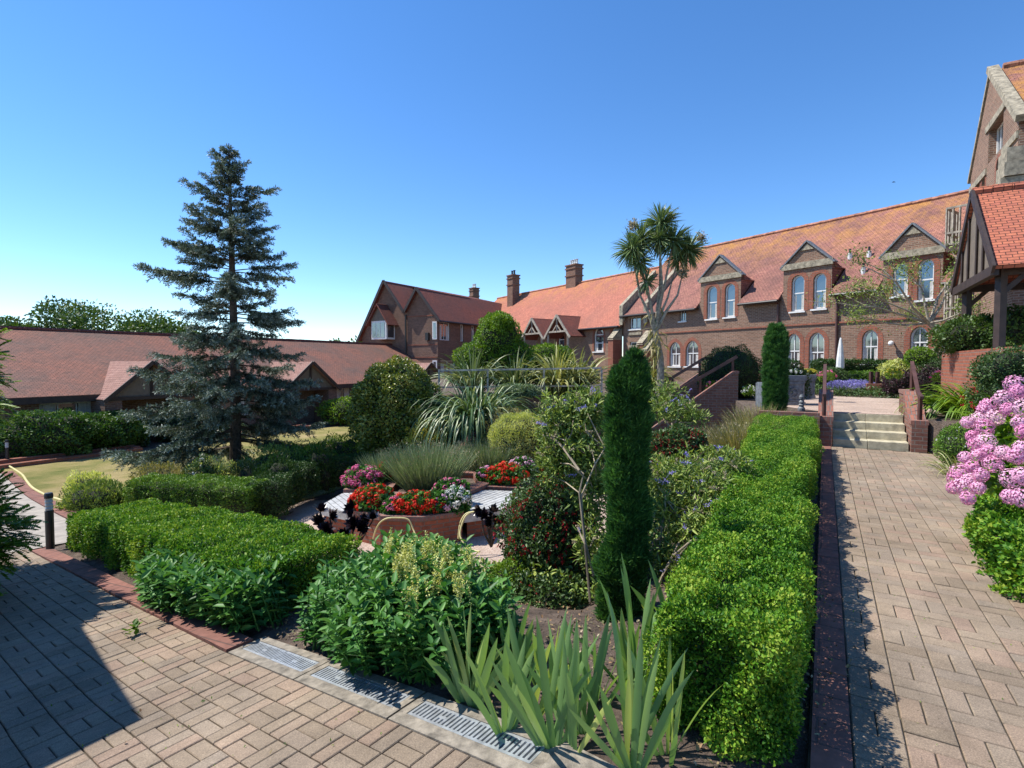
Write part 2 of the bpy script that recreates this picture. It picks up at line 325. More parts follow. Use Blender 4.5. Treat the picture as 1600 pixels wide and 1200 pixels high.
L_['privet']=leafmat('yellow edged leaves',[(.04,.08,.010),(.12,.17,.02),(.27,.30,.04),(.46,.44,.10)],.2,.35,.6)
L_['bright']=leafmat('bright green leaves',[(.06,.14,.01),(.14,.26,.02),(.26,.38,.03)],.35,.45)
L_['flax']=leafmat('striped flax leaves',[(.05,.09,.03),(.11,.17,.06),(.24,.30,.13),(.42,.44,.24)],.2,.4,.5)
L_['flaxy']=leafmat('yellow flax leaves',[(.10,.14,.04),(.30,.32,.10),(.50,.48,.20)],.25,.4,.5)
L_['grass']=leafmat('grey green stalks',[(.10,.16,.07),(.20,.27,.14),(.34,.40,.24)],.25,.6)
L_['straw']=leafmat('straw grass',[(.16,.20,.05),(.34,.30,.11),(.42,.34,.17)],.3,.6)
L_['lime']=leafmat('lime yellow foliage',[(.40,.46,.10),(.60,.64,.20),(.75,.75,.38)],.4,.5)
L_['yellow']=leafmat('yellow foliage',[(.45,.42,.04),(.70,.62,.08),(.8,.75,.2)],.3,.5)
L_['bud']=leafmat('buddleja leaves',[(.06,.11,.02),(.13,.21,.04),(.26,.36,.07),(.38,.43,.10)],.25,.5)
L_['fuch']=leafmat('fuchsia leaves',[(.03,.07,.02),(.07,.13,.035),(.12,.19,.06)],.25,.45)
L_['black']=leafmat('black rosette leaves',[(.006,.004,.006),(.014,.008,.012),(.03,.015,.022)],0,.3,.5)
L_['plum']=leafmat('plum leaves',[(.02,.008,.014),(.05,.02,.03),(.08,.035,.04)],.1,.5)
L_['red']=leafmat('scarlet petals',[(.55,.015,.008),(.72,.03,.012),(.80,.07,.03)],.2,.6,.2,(1,.5,.4))
L_['pink']=leafmat('pink petals',[(.62,.06,.20),(.75,.16,.34),(.80,.32,.48)],.25,.6,.2,(1,.7,.8))
L_['whitef']=leafmat('white petals',[(.65,.65,.60),(.8,.8,.76)],.25,.6,.2,(1,1,1))
L_['mauve']=leafmat('mauve petals',[(.66,.20,.40),(.78,.34,.54),(.84,.52,.66),(.82,.56,.56)],.2,.6,.2,(1,.8,1))
L_['purple']=leafmat('lavender petals',[(.20,.16,.48),(.34,.30,.65),(.46,.42,.72)],.2,.6,.2,(.8,.8,1))
L_['fred']=leafmat('crimson flowers',[(.28,.01,.015),(.45,.02,.03),(.55,.04,.05)],.2,.6,.2,(1,.5,.5))
L_['tassel']=leafmat('yellow tassels',[(.50,.52,.10),(.68,.66,.20),(.74,.72,.34)],.2,.7,.2,(1,1,.6))
L_['litter']=leafmat('leaf litter',[(.20,.11,.05),(.34,.22,.12),(.10,.13,.04),(.45,.36,.25)],0,.9)
L_['heads']=leafmat('spent flower heads',[(.26,.22,.12),(.42,.36,.22),(.30,.24,.18)],.1,.8)
# ================================================================== GROUND
def struct(o): o['kind']='structure'; return o
def ground():
    xs=np.unique(np.concatenate([np.linspace(-400,-40,10),np.arange(-40,-10,1.5),np.arange(-10,12,.22),np.arange(12,50,2),np.linspace(50,400,9)]))
    ys=np.unique(np.concatenate([np.linspace(-60,-4,8),np.arange(-4,16,.22),np.arange(16,60,1.5),np.linspace(60,600,12)]))
    X,Y=np.meshgrid(xs,ys); Z=H(X,Y); s,t=toST(X,Y); L,W=toLW(X,Y)
    pave=((W<.02)&(t<.2))|((t>-.12)&(s<13)); Z=Z-np.where(pave,.07,.012)+np.where(pave,0,.018*Lump(.9,seed=3)(np.stack([X,Y,Z],-1).reshape(-1,3)).reshape(X.shape))
    V=np.stack([X,Y,Z],-1).reshape(-1,3); ny,nx=X.shape; m=MB(); m.v=[tuple(p) for p in V]
    m.f=[(j*nx+i,j*nx+i+1,(j+1)*nx+i+1,(j+1)*nx+i) for j in range(ny-1) for i in range(nx-1)]; m.m=[0]*len(m.f); m.r=[.5]*len(m.f)
    struct(m.build('ground',M['soil'],base=(0,0,0),sm=True))
ground()
def sheet(name,poly,mat,dz,step=.6,lvl=None):
    """a laid surface that follows the land: polygon cut in a grid of small cells"""
    P=np.array(poly,float)[:,:2]; x0,y0=P.min(0); x1,y1=P.max(0); xs=np.arange(x0,x1+step,step); ys=np.arange(y0,y1+step,step)
    def clip(pg,n,c):
        out=[]
        for i in range(len(pg)):
            a,b=pg[i],pg[(i+1)%len(pg)]; da,db=a@n-c,b@n-c
            if da>=0: out.append(a)
            if da*db<0: out.append(a+(b-a)*da/(da-db))
        return out
    m=MB(); TR=[]
    for t in tessellate_polygon([[Vector((p[0],p[1],0)) for p in P]]):
        q=P[list(t)]; ar=(q[1][0]-q[0][0])*(q[2][1]-q[0][1])-(q[2][0]-q[0][0])*(q[1][1]-q[0][1]); TR.append(q if ar>0 else q[::-1])
    for i in range(len(xs)-1):
        for j in range(len(ys)-1):
            cell=[np.array(q) for q in ((xs[i],ys[j]),(xs[i+1],ys[j]),(xs[i+1],ys[j+1]),(xs[i],ys[j+1]))]
            for q in TR:
                if q[:,0].max()<xs[i] or q[:,0].min()>xs[i+1] or q[:,1].max()<ys[j] or q[:,1].min()>ys[j+1]: continue
                pg=cell
                for k in range(3):
                    e=q[(k+1)%3]-q[k]; n=np.array((-e[1],e[0])); pg=clip(pg,n,q[k]@n)
                    if len(pg)<3: break
                if len(pg)>=3: m.add([(r[0],r[1],(Hs(*r) if lvl is None else lvl)+dz) for r in pg],[tuple(range(len(pg)))])
    return struct(m.build(name,mat,base=(0,0,0)))
# lawn (convex pieces), patio, path
e1=G(130,800,-1.2)[:2]; e2=G(20,735,-1.66)[:2]
pdir=unit(e2-e1); pn=np.array((-pdir[1],pdir[0]))
sheet('lawn',[e2,ST(5.0,-22.3)[:2],ST(30,-22.3)[:2],ST(30,-13)[:2],ST(14,-11)[:2],(-6.2,10.9),e1-pdir*1.0],M['lawn'],.015,.5)
pat=[(-6.3,7.6),(-5.2,7.0),(2.2,7.0),(2.4,12.2),(-5.0,12.9),(-6.2,10.3)]
sheet('gravel_patio',pat,M['gravel'],.008,.5)
pdir=unit(e2-e1); pn=np.array((-pdir[1],pdir[0]))
e0=e1-pdir*2.2
pp=[LW(8.2,1.5)[:2],LW(8.75,.1)[:2],LW(8.75,-3.2)[:2],LW(12,-4)[:2],e2+pdir*8+pn*3.0,e2+pdir*8+pn*.28,e1+pn*.28,e0+pn*.28]
sheet('concrete_path',pp,M['slate_path'],.0,.5)
# terrace, a raised platform
T0=np.array((6.45,15.3)); ter=[ST(13.32,1.42)[:2],ST(13.32,.08)[:2],ST(12.35,.08)[:2],ST(12.35,-1.25)[:2],T0,(6.75,16.75),(4.2,17.3),(-2.35,16.75),(-5.5,30),(-5.0,41),(0,80),(120,80),(120,-20),(9,-8),ST(10.5,2.75)[:2],ST(12.6,1.55)[:2]]
def ccw(P):
    a=sum(P[i][0]*P[(i+1)%len(P)][1]-P[(i+1)%len(P)][0]*P[i][1] for i in range(len(P))); return P if a>0 else P[::-1]
ter=ccw([tuple(map(float,p)) for p in ter])
def polytop(poly,z0,z1):
    m=MB(); tri=tessellate_polygon([[Vector((p[0],p[1],0)) for p in poly]]); n=len(poly)
    m.add([(p[0],p[1],z1) for p in poly],[tuple(t) for t in tri]); m.add([(p[0],p[1],z) for z in (z0,z1) for p in poly],[(i,(i+1)%n,(i+1)%n+n,i+n) for i in range(n)]); return m
import bmesh
def fixn(o):
    b=bmesh.new(); b.from_mesh(o.data); bmesh.ops.recalc_face_normals(b,faces=b.faces); b.to_mesh(o.data); b.free()
o=polytop(ter,-2.2,.59).build('terrace',M['soil'],base=(0,0,0)); struct(o); fixn(o)
sheet('terrace_paving',[ST(13.33,.09)[:2],ST(13.33,1.41)[:2],ST(13.33,2.4)[:2],ST(14.5,2.6)[:2],ST(19.4,2.55)[:2],ST(20.8,-2.4)[:2],ST(16.2,-1.6)[:2],ST(14.2,-.6)[:2]],M['gravel'],.008,.5,.59)
# block paving: every block modelled
def paving(name,inside,ax,ay,o0,rng_u,rng_v,zf,c=.2):
    m=MB(); ax=np.array(ax);ay=np.array(ay); g=.0025; ch=.0045
    for i in range(*rng_u):
        for j in range(*rng_v):
            for k in range(2):
                if (i+j)%2: u0,u1,v0,v1=i*c+k*c/2,i*c+k*c/2+c/2,j*c,j*c+c
                else: u0,u1,v0,v1=i*c,i*c+c,j*c+k*c/2,j*c+k*c/2+c/2
                cx,cy=o0+ax*(u0+u1)/2+ay*(v0+v1)/2
                if not inside(cx,cy): continue
                dz=random.gauss(0,.0016); tx,ty=random.gauss(0,.006),random.gauss(0,.006); gg=g+random.random()*.001
                vs=[]
                for e,z in ((gg,-.03),(gg,-ch),(gg+ch,0)):
                    for a,b in((u0+e,v0+e),(u1-e,v0+e),(u1-e,v1-e),(u0+e,v1-e)):
                        p=o0+ax*a+ay*b; vs.append((p[0],p[1],float(zf(p[0],p[1]))+z+dz+(a-(u0+u1)/2)*tx+(b-(v0+v1)/2)*ty))
                m.add(vs,[(8,9,10,11)]+[(r*4+q,r*4+(q+1)%4,(r+1)*4+(q+1)%4,(r+1)*4+q) for r in (0,1) for q in range(4)])
    return struct(m.build(name,M['paver'],base=(0,0,0)))
def in_left(x,y):
    L,W=toLW(x,y); s,t=toST(x,y); return -6.5<W<-.19 and -.9<L<8.8 and t<.02 and y>-1.5
def in_right(x,y):
    s,t=toST(x,y); L,W=toLW(x,y); return .14<t<1.95 and -1<s<12.3
u_=np.array((-.79,.613))/1.0; w_=np.array((.613,.79))
paving('garden_path',in_left,u_,w_,np.array((.209,2.167))+w_*-.18-u_*.02,(-6,54),(-37,0),lambda x,y:prof(toLW(x,y)[0]),.185)
paving('straight_path',in_right,(SA,CA),(CA,-SA),np.array((CA*.135,-SA*.135)),(-6,64),(0,11),lambda x,y:0.0)
sheet('path_bedding',[LW(-1.2,-.1)[:2],LW(9,-.1)[:2],LW(9,-6.6)[:2],LW(-1.2,-6.6)[:2]],M['joint'],-.013,.5)
sheet('path_bedding',[ST(-1.2,-.03)[:2],ST(12.4,-.03)[:2],ST(12.4,2.1)[:2],ST(-1.2,2.1)[:2]],M['joint'],-.009,2,0)
# red kerb bands
def band(name,pts,w,h,label,cat='kerb',mat='kerb',group=None,seg=.3,zf=None):
    """bricks laid in a line along pts (xy), following the land"""
    m=MB()
    for a,b in zip(pts[:-1],pts[1:]):
        a=np.array(a[:2],float); b=np.array(b[:2],float); n=max(1,int(np.linalg.norm(b-a)/seg)); d=unit(b-a); q=np.array((-d[1],d[0]))*w/2
        for i in range(n):
            p0=a+(b-a)*i/n+d*.002; p1=a+(b-a)*(i+1)/n-d*.002; z0,z1=[(zf or Hs)(*p) for p in (p0,p1)]; e=random.gauss(0,.002)
            m.add([(p0[0]+q[0],p0[1]+q[1],z0-.15),(p0[0]-q[0],p0[1]-q[1],z0-.15),(p1[0]-q[0],p1[1]-q[1],z1-.15),(p1[0]+q[0],p1[1]+q[1],z1-.15),
                   (p0[0]+q[0],p0[1]+q[1],z0+h+e),(p0[0]-q[0],p0[1]-q[1],z0+h+e),(p1[0]-q[0],p1[1]-q[1],z1+h+e),(p1[0]+q[0],p1[1]+q[1],z1+h+e)],
                  [(4,5,6,7),(0,1,5,4),(1,2,6,5),(2,3,7,6),(3,0,4,7)])
    o=m.build(name,M[mat],sm=False); fixn(o); return tag(o,label,cat,group)
band('brick_kerb',[ST(0,.055)[:2],ST(12.3,.055)[:2]],.15,.012,'long red brick kerb along the foot of the clipped hedge beside the straight path',seg=.62)
band('brick_kerb',[LW(2.68,-.08)[:2],LW(8.6,-.08)[:2]],.19,.012,'red brick kerb between the sloping garden path and the low hedge on the left',seg=.6)
band('brick_kerb',[e0+pn*.14,e2+pn*.14],.26,.02,'red brick kerb of the pale path, between it and the lawn',seg=.6)
band('brick_kerb',[G(352,812,-1.35)[:2],G(392,826,-1.38)[:2],G(436,808,-1.4)[:2]],.2,.1,'red brick kerb around the corner under the square clipped hedge')
band('timber_edging',[G(385,833,-1.4)[:2],G(560,866,-1.4)[:2]],.06,.06,'thin pale edging strip in front of the gravel patio','edging','white_wood')
# drain slabs with gratings
sl=[('half hidden under leaves at the red kerb',1.79,2.64),('middle concrete drain slab',.92,1.78),('nearest the irises',.04,.905)]
dl=['concrete drain slab with two steel gratings, farthest one, next to the red kerb end','concrete drain slab with two steel gratings, middle one of the three','concrete drain slab with two steel gratings, nearest one, in front of the irises']
for (q,l0,l1),lab in zip(sl,dl):
    za,zb=prof(l0),prof(l1); r=thing('drain_slab',lab,'drain',LW((l0+l1)/2,-.05,prof((l0+l1)/2)),'drain slabs along the garden path')
    def P(l,w,z): return LW(l,w,np.interp(l,[l0,l1],[za,zb])+z)
    m=MB(); gl=.375; g0=(l0+l1)/2-gl-.004; wa,wb=-.105,.025
    def quadbox(m,la,lb,w0,w1,z0,z1,mm=0):
        m.add([P(la,w0,z0),P(lb,w0,z0),P(lb,w1,z0),P(la,w1,z0),P(la,w0,z1),P(lb,w0,z1),P(lb,w1,z1),P(la,w1,z1)],[(0,3,2,1),(4,5,6,7),(0,1,5,4),(1,2,6,5),(2,3,7,6),(3,0,4,7)],mm)
    quadbox(m,l0,l1,-.18,wa,-.1,.004); quadbox(m,l0,l1,wb,.085,-.1,.006); quadbox(m,l0,g0-.005,wa,wb,-.1,.005); quadbox(m,g0+2*gl+.013,l1,wa,wb,-.1,.005)
    o=m.build('slab',M['concrete'],r); fixn(o)
    m=MB(); quadbox(m,g0-.005,g0+2*gl+.013,wa,wb,-.1,-.06); fixn(m.build('channel',M['void'],r))
    for k in range(2):
        m=MB(); a=g0+k*(gl+.008); b=a+gl; quadbox(m,a,b,wa+.002,wa+.018,-.02,.003); quadbox(m,a,b,wb-.018,wb-.002,-.02,.003)
        n=14
        for i in range(n+1):
            c=a+(b-a-.0135)*i/n; quadbox(m,c,c+.0135,wa+.018,wb-.018,-.02,.002)
        quadbox(m,(a+b)/2-.02,(a+b)/2+.02,-.05,-.03,-.02,.0026)
        fixn(m.build('grating',M['galv'],r))
m=MB(); P4=[LW(.035,-.18)[:2],LW(-.9,-.18)[:2],LW(-.9,.085)[:2],LW(.035,.085)[:2]]; m.slab([tuple(p) for p in P4],-.1,.006); o=m.build('kerb_stone',M['concrete']); fixn(o); tag(o,'plain concrete kerb stone after the last drain slab at the bottom edge','kerb')
# ================================================================== FACADES
class Fr:
    """upright wall frame: origin o (xy), direction d along the wall, outward normal n; points are (u, v outwards, z)"""
    def __init__(s,o,d,n): s.o=np.array(o[:2],float); s.d=unit(d); s.n=unit(n)
    def p(s,u,v,z): q=s.o+s.d*u+s.n*v; return np.array((q[0],q[1],z))
    def hit(s,px,py,v=0):
        r=ray(px,py); c=np.array([0,0,EYE]); k=((s.o+s.n*v)@s.n-c[:2]@s.n)/(r[:2]@s.n); q=c+r*k; return (q[:2]-s.o)@s.d,q[2]
def wallholes(m,fr,outer,holes,v=0,depth=.16,mi=0):
    polys=[[Vector((a,b,0)) for a,b in outer]]+[[Vector((a,b,0)) for a,b in h] for h in holes]
    tri=tessellate_polygon(polys); pts=[q for pl in polys for q in pl]; V=[fr.p(q.x,v,q.y) for q in pts]
    fs=[]
    for t in tri:
        a,b,c=[np.array(V[i]) for i in t]; nn=np.cross(b-a,c-a); fs.append(tuple(t) if nn[:2]@fr.n>0 else tuple(t)[::-1])
    m.add(V,fs,mi)
    for h in holes:
        n=len(h); vs=[fr.p(a,v,b) for a,b in h]+[fr.p(a,v-depth,b) for a,b in h]; m.add(vs,[(i,(i+1)%n,(i+1)%n+n,i+n) for i in range(n)],mi)
def arch(u0,u1,z0,z1,kind='round',n=8):
    """outline of an opening, z1 = top of the arch"""
    w=(u1-u0)/2; c=(u0+u1)/2
    if kind=='flat': return [(u0,z0),(u1,z0),(u1,z1),(u0,z1)]
    hh=w if kind=='round' else w*1.25; hh=min(hh,(z1-z0)*.7); zs=z1-hh; pts=[(u0,z0),(u1,z0)]
    for i in range(n+1):
        th=math.pi*i/n; x=math.cos(th); y=math.sin(th)
        if kind=='point': y=math.sqrt(max(0,1-abs(x)**1.55))
        pts.append((c+w*x,zs+hh*y))
    return pts
def window(fr,hole,parent,kind='round',v=0,depth=.14,bars=(0,1),curtain=.4,archw=.12,sill=True,frame='white',archmat='brick_red'):
    """frame + pane at the back of an opening, brick arch round it, sill below"""
    u=[a for a,b in hole]; z=[b for a,b in hole]; u0,u1,z0,z1=min(u),max(u),min(z),max(z); c=(u0+u1)/2; n=len(hole); fw=min(.07,(u1-u0)*.12)
    sh=lambda k:[(c+(a-c)*(1-2*k/(u1-u0)), z0+k+(b-z0)*(z1-z0-2*k)/(z1-z0)) for a,b in hole]
    m=MB(); inn=sh(fw); vf=v-depth+.04
    m.add([fr.p(a,vf,b) for a,b in hole]+[fr.p(a,vf,b) for a,b in inn]+[fr.p(a,vf-.05,b) for a,b in inn],[(i,(i+1)%n,(i+1)%n+n,i+n) for i in range(n)]+[(i+n,(i+1)%n+n,(i+1)%n+2*n,i+2*n) for i in range(n)])
    nv,nh=bars
    zt=lambda x: z1 if kind=='flat' else max(b for a,b in hole if True)
    for i in range(nv):
        x=u0+(u1-u0)*(i+1)/(nv+1); m.box(fr.p(x,vf-.02,(z0+z1)/2-(0 if kind=='flat' else .02)),.035,.03,z1-z0-.04,(*fr.d,0))
    for i in range(nh):
        zz=z0+(z1-z0)*((i+1)/(nh+1)) if nh>1 else z0+(z1-z0)*.5; m.box(fr.p(c,vf-.018,zz),u1-u0-.02,.034,.055,(*fr.d,0))
    w=m.build('window',M[frame],parent)
    vp=v-depth; m=MB(); m.add([fr.p(a,vp,b) for a,b in hole],[tuple(range(n))]); o=m.build('pane',M['glass'],w); fixn(o)
    if curtain:
        zc=z0+(z1-z0)*curtain
        for a,b in ((u0+.02,u0+(u1-u0)*.3),(u1-(u1-u0)*.3,u1-.02)) if kind!='net' else ((u0+.02,u1-.02),):
            m=MB(); k=6; P=[fr.p(a+(b-a)*i/k,vp+.01+.008*(i%2),zz) for i in range(k+1) for zz in (z0+.03,zc)]
            m.add(P,[(2*i,2*i+2,2*i+3,2*i+1) for i in range(k)])
            m.build('curtain',M['curtain'],w)
    if sill:
        m=MB(); m.box(fr.p(c,v+.03,z0-.05),u1-u0+.16,.1,.07,(*fr.d,0)); m.build('sill',M['white'],w)
    if archw and kind!='flat':
        hh=hole[1:]+[hole[0]]; cc=np.array((c,z0+(z1-z0)*.5)); m=MB(); out=[]
        top=[q for q in hole if q[1]>z0+(z1-z0)*.02]; zs=min(q[1] for q in top); wx=(u1-u0)/2; hy=z1-zs
        ou=[(c+(a-c)*(wx+archw)/wx, zs+(b-zs)*(hy+archw)/max(hy,.01)) for a,b in top]
        full_in=[(u1,z0)]+top+[(u0,z0)]; full_out=[(u1+archw,z0)]+ou+[(u0-archw,z0)]; k=len(full_in)
        V=[fr.p(a,v+.012,b) for a,b in full_in+full_out]+[fr.p(a,v,b) for a,b in full_out]
        m.add(V,[(i,i+1,i+1+k,i+k) for i in range(k-1)]+[(i+k,i+1+k,i+1+2*k,i+2*k) for i in range(k-1)]); fixo=m.build('brick_arch',M[archmat],w)
    return w
def roofslab(m,a,b,c,d,th=.07,mi=0):
    """a,b along the eaves, c,d along the ridge"""
    a,b,c,d=[np.array(q,float) for q in (a,b,c,d)]; n=unit(np.cross(b-a,c-a)); n=n if n[2]>0 else -n
    m.add([a,b,c,d,a-n*th,b-n*th,c-n*th,d-n*th],[(0,1,2,3),(7,6,5,4),(0,4,5,1),(1,5,6,2),(2,6,7,3),(3,7,4,0)],mi)
def sagline(m,a,b,r,n=40,mat=0,bumpy=.012):
    a=np.array(a,float);b=np.array(b,float)
    for i in range(n):
        p=a+(b-a)*i/n; q=a+(b-a)*(i+.97)/n; z=random.gauss(0,bumpy*.4); m.tube([p+(0,0,z),q+(0,0,z)],[r,r*.93],6,mat)
# ------------------------------------------------------------------ main wing and middle wing (one range of walls)
e_=np.array((.5526,-.8335)); Fm=Fr((14.52,24.0),e_,(-.8335,-.5526)); ZF=.6
def uz(px,py,fr=Fm,v=0): return fr.hit(px,py,v)
main=thing('brick_house','long brown brick wing with lichened red roof, three gabled dormers and rows of arched windows','building',Fm.p(0,-3,ZF))
EV,RZ,RV=5.05,9.2,-4.5
uL=uz(976,500)[0]; uR=uz(1545,400)[0]+.5
rz=lambda v: EV+(RZ-EV)*(-v/-RV)
rv=lambda z: RV*(z-EV)/(RZ-EV)
# windows measured off the facade: (left, right, top, bottom, kind)
W=[]
for q in ((1104,1120,447,498,'round'),(1132,1148,443,495,'round'),(1236,1256,430,486,'round'),(1270,1290,427,482,'round'),(1394,1418,411,462,'round'),(1433,1458,405,468,'round'),
          (1046,1063,534,572,'point'),(1071,1091,532,572,'point'),(1229,1249,521,576,'point'),(1263,1287,519,582,'point'),(1346,1371,515,568,'point'),(1421,1449,510,560,'point'),(1468,1495,508,560,'point')):
    u0,_=uz(q[0],q[3]); u1,_=uz(q[1],q[3]); _,zt=uz((q[0]+q[1])/2,q[2]); _,zb=uz((q[0]+q[1])/2,q[3]); W.append((u0,u1,zb,zt,q[4]))
for i in (0,1): pass
sq=[uz(1062,502),uz(1072,481)]; W.append((sq[0][0],sq[1][0],sq[0][1],sq[1][1],'flat'))
for q in ((984,1001,493,514),(984,1003,534,548)):
    u0,_=uz(q[0],q[3]); u1,_=uz(q[1],q[3]); _,zt=uz(992,q[2]); _,zb=uz(992,q[3]); W.append((u0,u1,zb,zt,'flat'))
holes=[arch(a,b,c,d,k) for a,b,c,d,k in W]
dorm=[]
for (xl,xr,xa,ya,yb) in ((1093,1160,1127,399,438),(1222,1303,1264,377,419),(1377,1478,1427,350,402)):
    ul=uz(xl,yb)[0]; ur=uz(xr,yb)[0]; ua=uz(xa,ya)[0]; za=uz(xa,ya)[1]; zb=uz(xl,yb)[1]; ua=(ul+ur)/2; dorm.append((ul,ur,ua,zb,za))
outer=[(uL,ZF-.1),(uR,ZF-.1),(uR,EV)]
for ul,ur,ua,zb,za in dorm[::-1]:
    outer+=[(ur-.08,EV),(ur-.08,zb),(ua,za-.05),(ul+.08,zb),(ul+.08,EV)]
outer+=[(uL,EV)]
m=MB(); wallholes(m,Fm,outer,holes); m.prism([Fm.p(uL,-.001,ZF),Fm.p(uL,-9,ZF),Fm.p(uL,-9,EV),Fm.p(uL,-4.5,RZ-.1),Fm.p(uL,-.001,EV)],(*(Fm.d*-.12),0))
m.build('wall',M['brick'],main)
for (a,b,c,d,k),h in zip(W,holes):
    window(Fm,h,main,k,bars=(1,0) if k=='flat' else ((1,1) if d<4 else (0,1)),curtain=.45 if k!='flat' else 0,archw=.2)
# roof
m=MB(); cuts=sorted([(ul,ur,ua,zb,za) for ul,ur,ua,zb,za in dorm]); us=uL-.1; ov=.32
def fs(u,v): return Fm.p(u,v,rz(v))
segs=[]; cur=us
for ul,ur,ua,zb,za in cuts:
    segs.append((cur,ul)); cur=ur
segs.append((cur,uR))
for a,b in segs: roofslab(m,fs(a,ov),fs(b,ov),fs(b,RV),fs(a,RV))
for ul,ur,ua,zb,za in cuts:      # above the dormer: from where its ridge dies into the roof
    vb=rv(zb-.25); va=rv(zb+(za-zb)*.42); m.add([fs(ul,vb),fs(ua,va),fs(ur,vb),fs(ur,RV),fs(ul,RV)],[(0,1,4),(1,3,4),(1,2,3)])
roofslab(m,Fm.p(uR,-9-ov,EV-.3),Fm.p(us,-9-ov,EV-.3),Fm.p(us,RV,RZ),Fm.p(uR,RV,RZ))
roof=m.build('roof',M['tile_main'],main)
m=MB(); sagline(m,Fm.p(us,RV,RZ+.02),Fm.p(uR,RV,RZ+.02),.11,75); m.build('ridge_tiles',M['ridge'],roof)
for px,py in ((1328,403),(1358,400),(1349,426)):
    vv=0
    for _ in range(30): u,z=uz(px,py,v=vv); vv=rv(z)
    m=MB(); m.tube([Fm.p(u,vv,z-.1),Fm.p(u,vv,z+.22)],.1,8); m.tube([Fm.p(u,vv,z+.22),Fm.p(u,vv,z+.42)],.05,6,1); m.build('roof_vent',[M['flue'],M['gutter']],roof)
for ul,ur,ua,zb,za in dorm:
    m=MB(); vb=rv(zb); zr_=zb+(za-zb)*.42; va=rv(zr_); k=-.24
    for s_,ue in ((-1,ul),(1,ur)):
        ue2=ue+s_*.05; ue2=ue; a=Fm.p(ue2,k,zb-.25); b=Fm.p(ua,k,zr_); c=Fm.p(ua,va,zr_); d=Fm.p(ue2,rv(zb-.25)-.05,zb-.25); roofslab(m,a,d,c,b,.05)
    dr=m.build('dormer',M['tile_main'],main)
    m=MB(); m.prism([Fm.p(ul+.08,-.004,zb-.3),Fm.p(ul+.08,-.004,zb),Fm.p(ua,-.004,za-.05),Fm.p(ur-.08,-.004,zb),Fm.p(ur-.08,-.004,zb-.3)],(*(Fm.n*-.24),0)); m.build('parapet',M['brick'],dr)
    for ue in (ul+.08,ur-.08):
        m=MB(); m.add([Fm.p(ue,0,EV),Fm.p(ue,0,zb),Fm.p(ue,-.3,zb),Fm.p(ue,rv(zb-.25),zb-.25)],[(0,1,2,3)]); m.build('cheek',M['tile_main'],dr)
    m=MB(); m.box(Fm.p(ua,.05,zb-.02),ur-ul-.02,.1,.28,(*Fm.d,0)); w_t=(ur-ul)*.13; zt=za-.05; sl_=(za-zb)/((ur-ul)/2)
    m.prism([Fm.p(ua,0,zt-.06),Fm.p(ua-w_t,0,zt-w_t*sl_-.06),Fm.p(ua+w_t,0,zt-w_t*sl_-.06)],(*(Fm.n*.06),0))
    m.build('stone_band',M['stone'],dr)
    m=MB()
    for s_,ue in ((-1,ul-.06),(1,ur+.06)): m=MB(); m.bar(Fm.p(ue,-.06,zb-.06),Fm.p(ua,-.06,za+.03),.34,.06); m.build('verge',M['lead'],dr)
for a,b in segs: m=MB(); m.tube([Fm.p(a,ov+.04,EV-.36),Fm.p(b,ov+.04,EV-.36)],.07,8); m.box(Fm.p((a+b)/2,ov/2,EV-.33),b-a,ov,.03,(*Fm.d,0)); m.build('gutter',M['gutter'],main)
for px in (1217,1309): m=MB(); u=uz(px,480)[0]; m.tube([Fm.p(u,.07,ZF),Fm.p(u,.07,EV-.5),Fm.p(u,ov,EV-.38)],.055,8); m.build('downpipe',M['brown_wood'],main)
m=MB(); m.box(Fm.p((uL+2.6+uR)/2,.02,3.48),uR-uL-2.6,.06,.075,(*Fm.d,0)); m.build('string_course',M['brick_red'],main)
# stone framed bay, parapet gable and buttresses at the left end of the main wing
ub=uz(976,480)[0]; uc=uz(1005,480)[0]
m=MB(); m.box(Fm.p(uz(993,500)[0],.03,3.55),uc-ub-.5,.08,.16,(*Fm.d,0)); m.box(Fm.p(uz(993,500)[0],.03,2.75),uc-ub-.5,.08,.16,(*Fm.d,0)); m.box(Fm.p(uz(993,500)[0],.035,4.62),uc-ub-.5,.09,.14,(*Fm.d,0)); m.build('stone_band',M['stone'],main)
for px,zt in ((968,3.9),(1014,3.5),(1021,3.1)):
    u=uz(px,520)[0]; m=MB(); m.box(Fm.p(u,.4,(ZF+zt-.6)/2),.45,.8,zt-.6-ZF,(*Fm.d,0)); m.add([Fm.p(u-.25,.85,zt-.6),Fm.p(u+.25,.85,zt-.6),Fm.p(u+.25,0,zt+.2),Fm.p(u-.25,0,zt+.2)],[(0,1,2,3)],1); m.prism([Fm.p(u-.25,.85,zt-.7),Fm.p(u-.25,0,zt+.1),Fm.p(u-.25,0,zt-.7)],(*(Fm.d*.5),0),1)
    m.build('buttress',[M['brick_red'],M['stone']],main)
for u,v0 in ((uL-.15,.35),(uz(1003,500)[0]+.3,.2)):
    m=MB(); m.prism([Fm.p(u,v0,EV-.9),Fm.p(u,v0,EV+.35),Fm.p(u,RV*.62,rz(RV*.62)+.35),Fm.p(u,RV*.62,rz(RV*.62)-.1),Fm.p(u,-.1,EV-.2)],(*(Fm.d*.3),0)); m.build('parapet_gable',M['stone'],main)
m=MB(); q=uz(1396,535); m.lathe(Fm.p(q[0],.22,q[1]-.15),[(0,0),(.07,.02),(.105,.08),(.10,.15),(.06,.20),(0,.215)],12); m.bar(Fm.p(q[0],0,q[1]),Fm.p(q[0],.2,q[1]),.05,.05); m.build('globe_lamp',M['white'],main,sm=False)
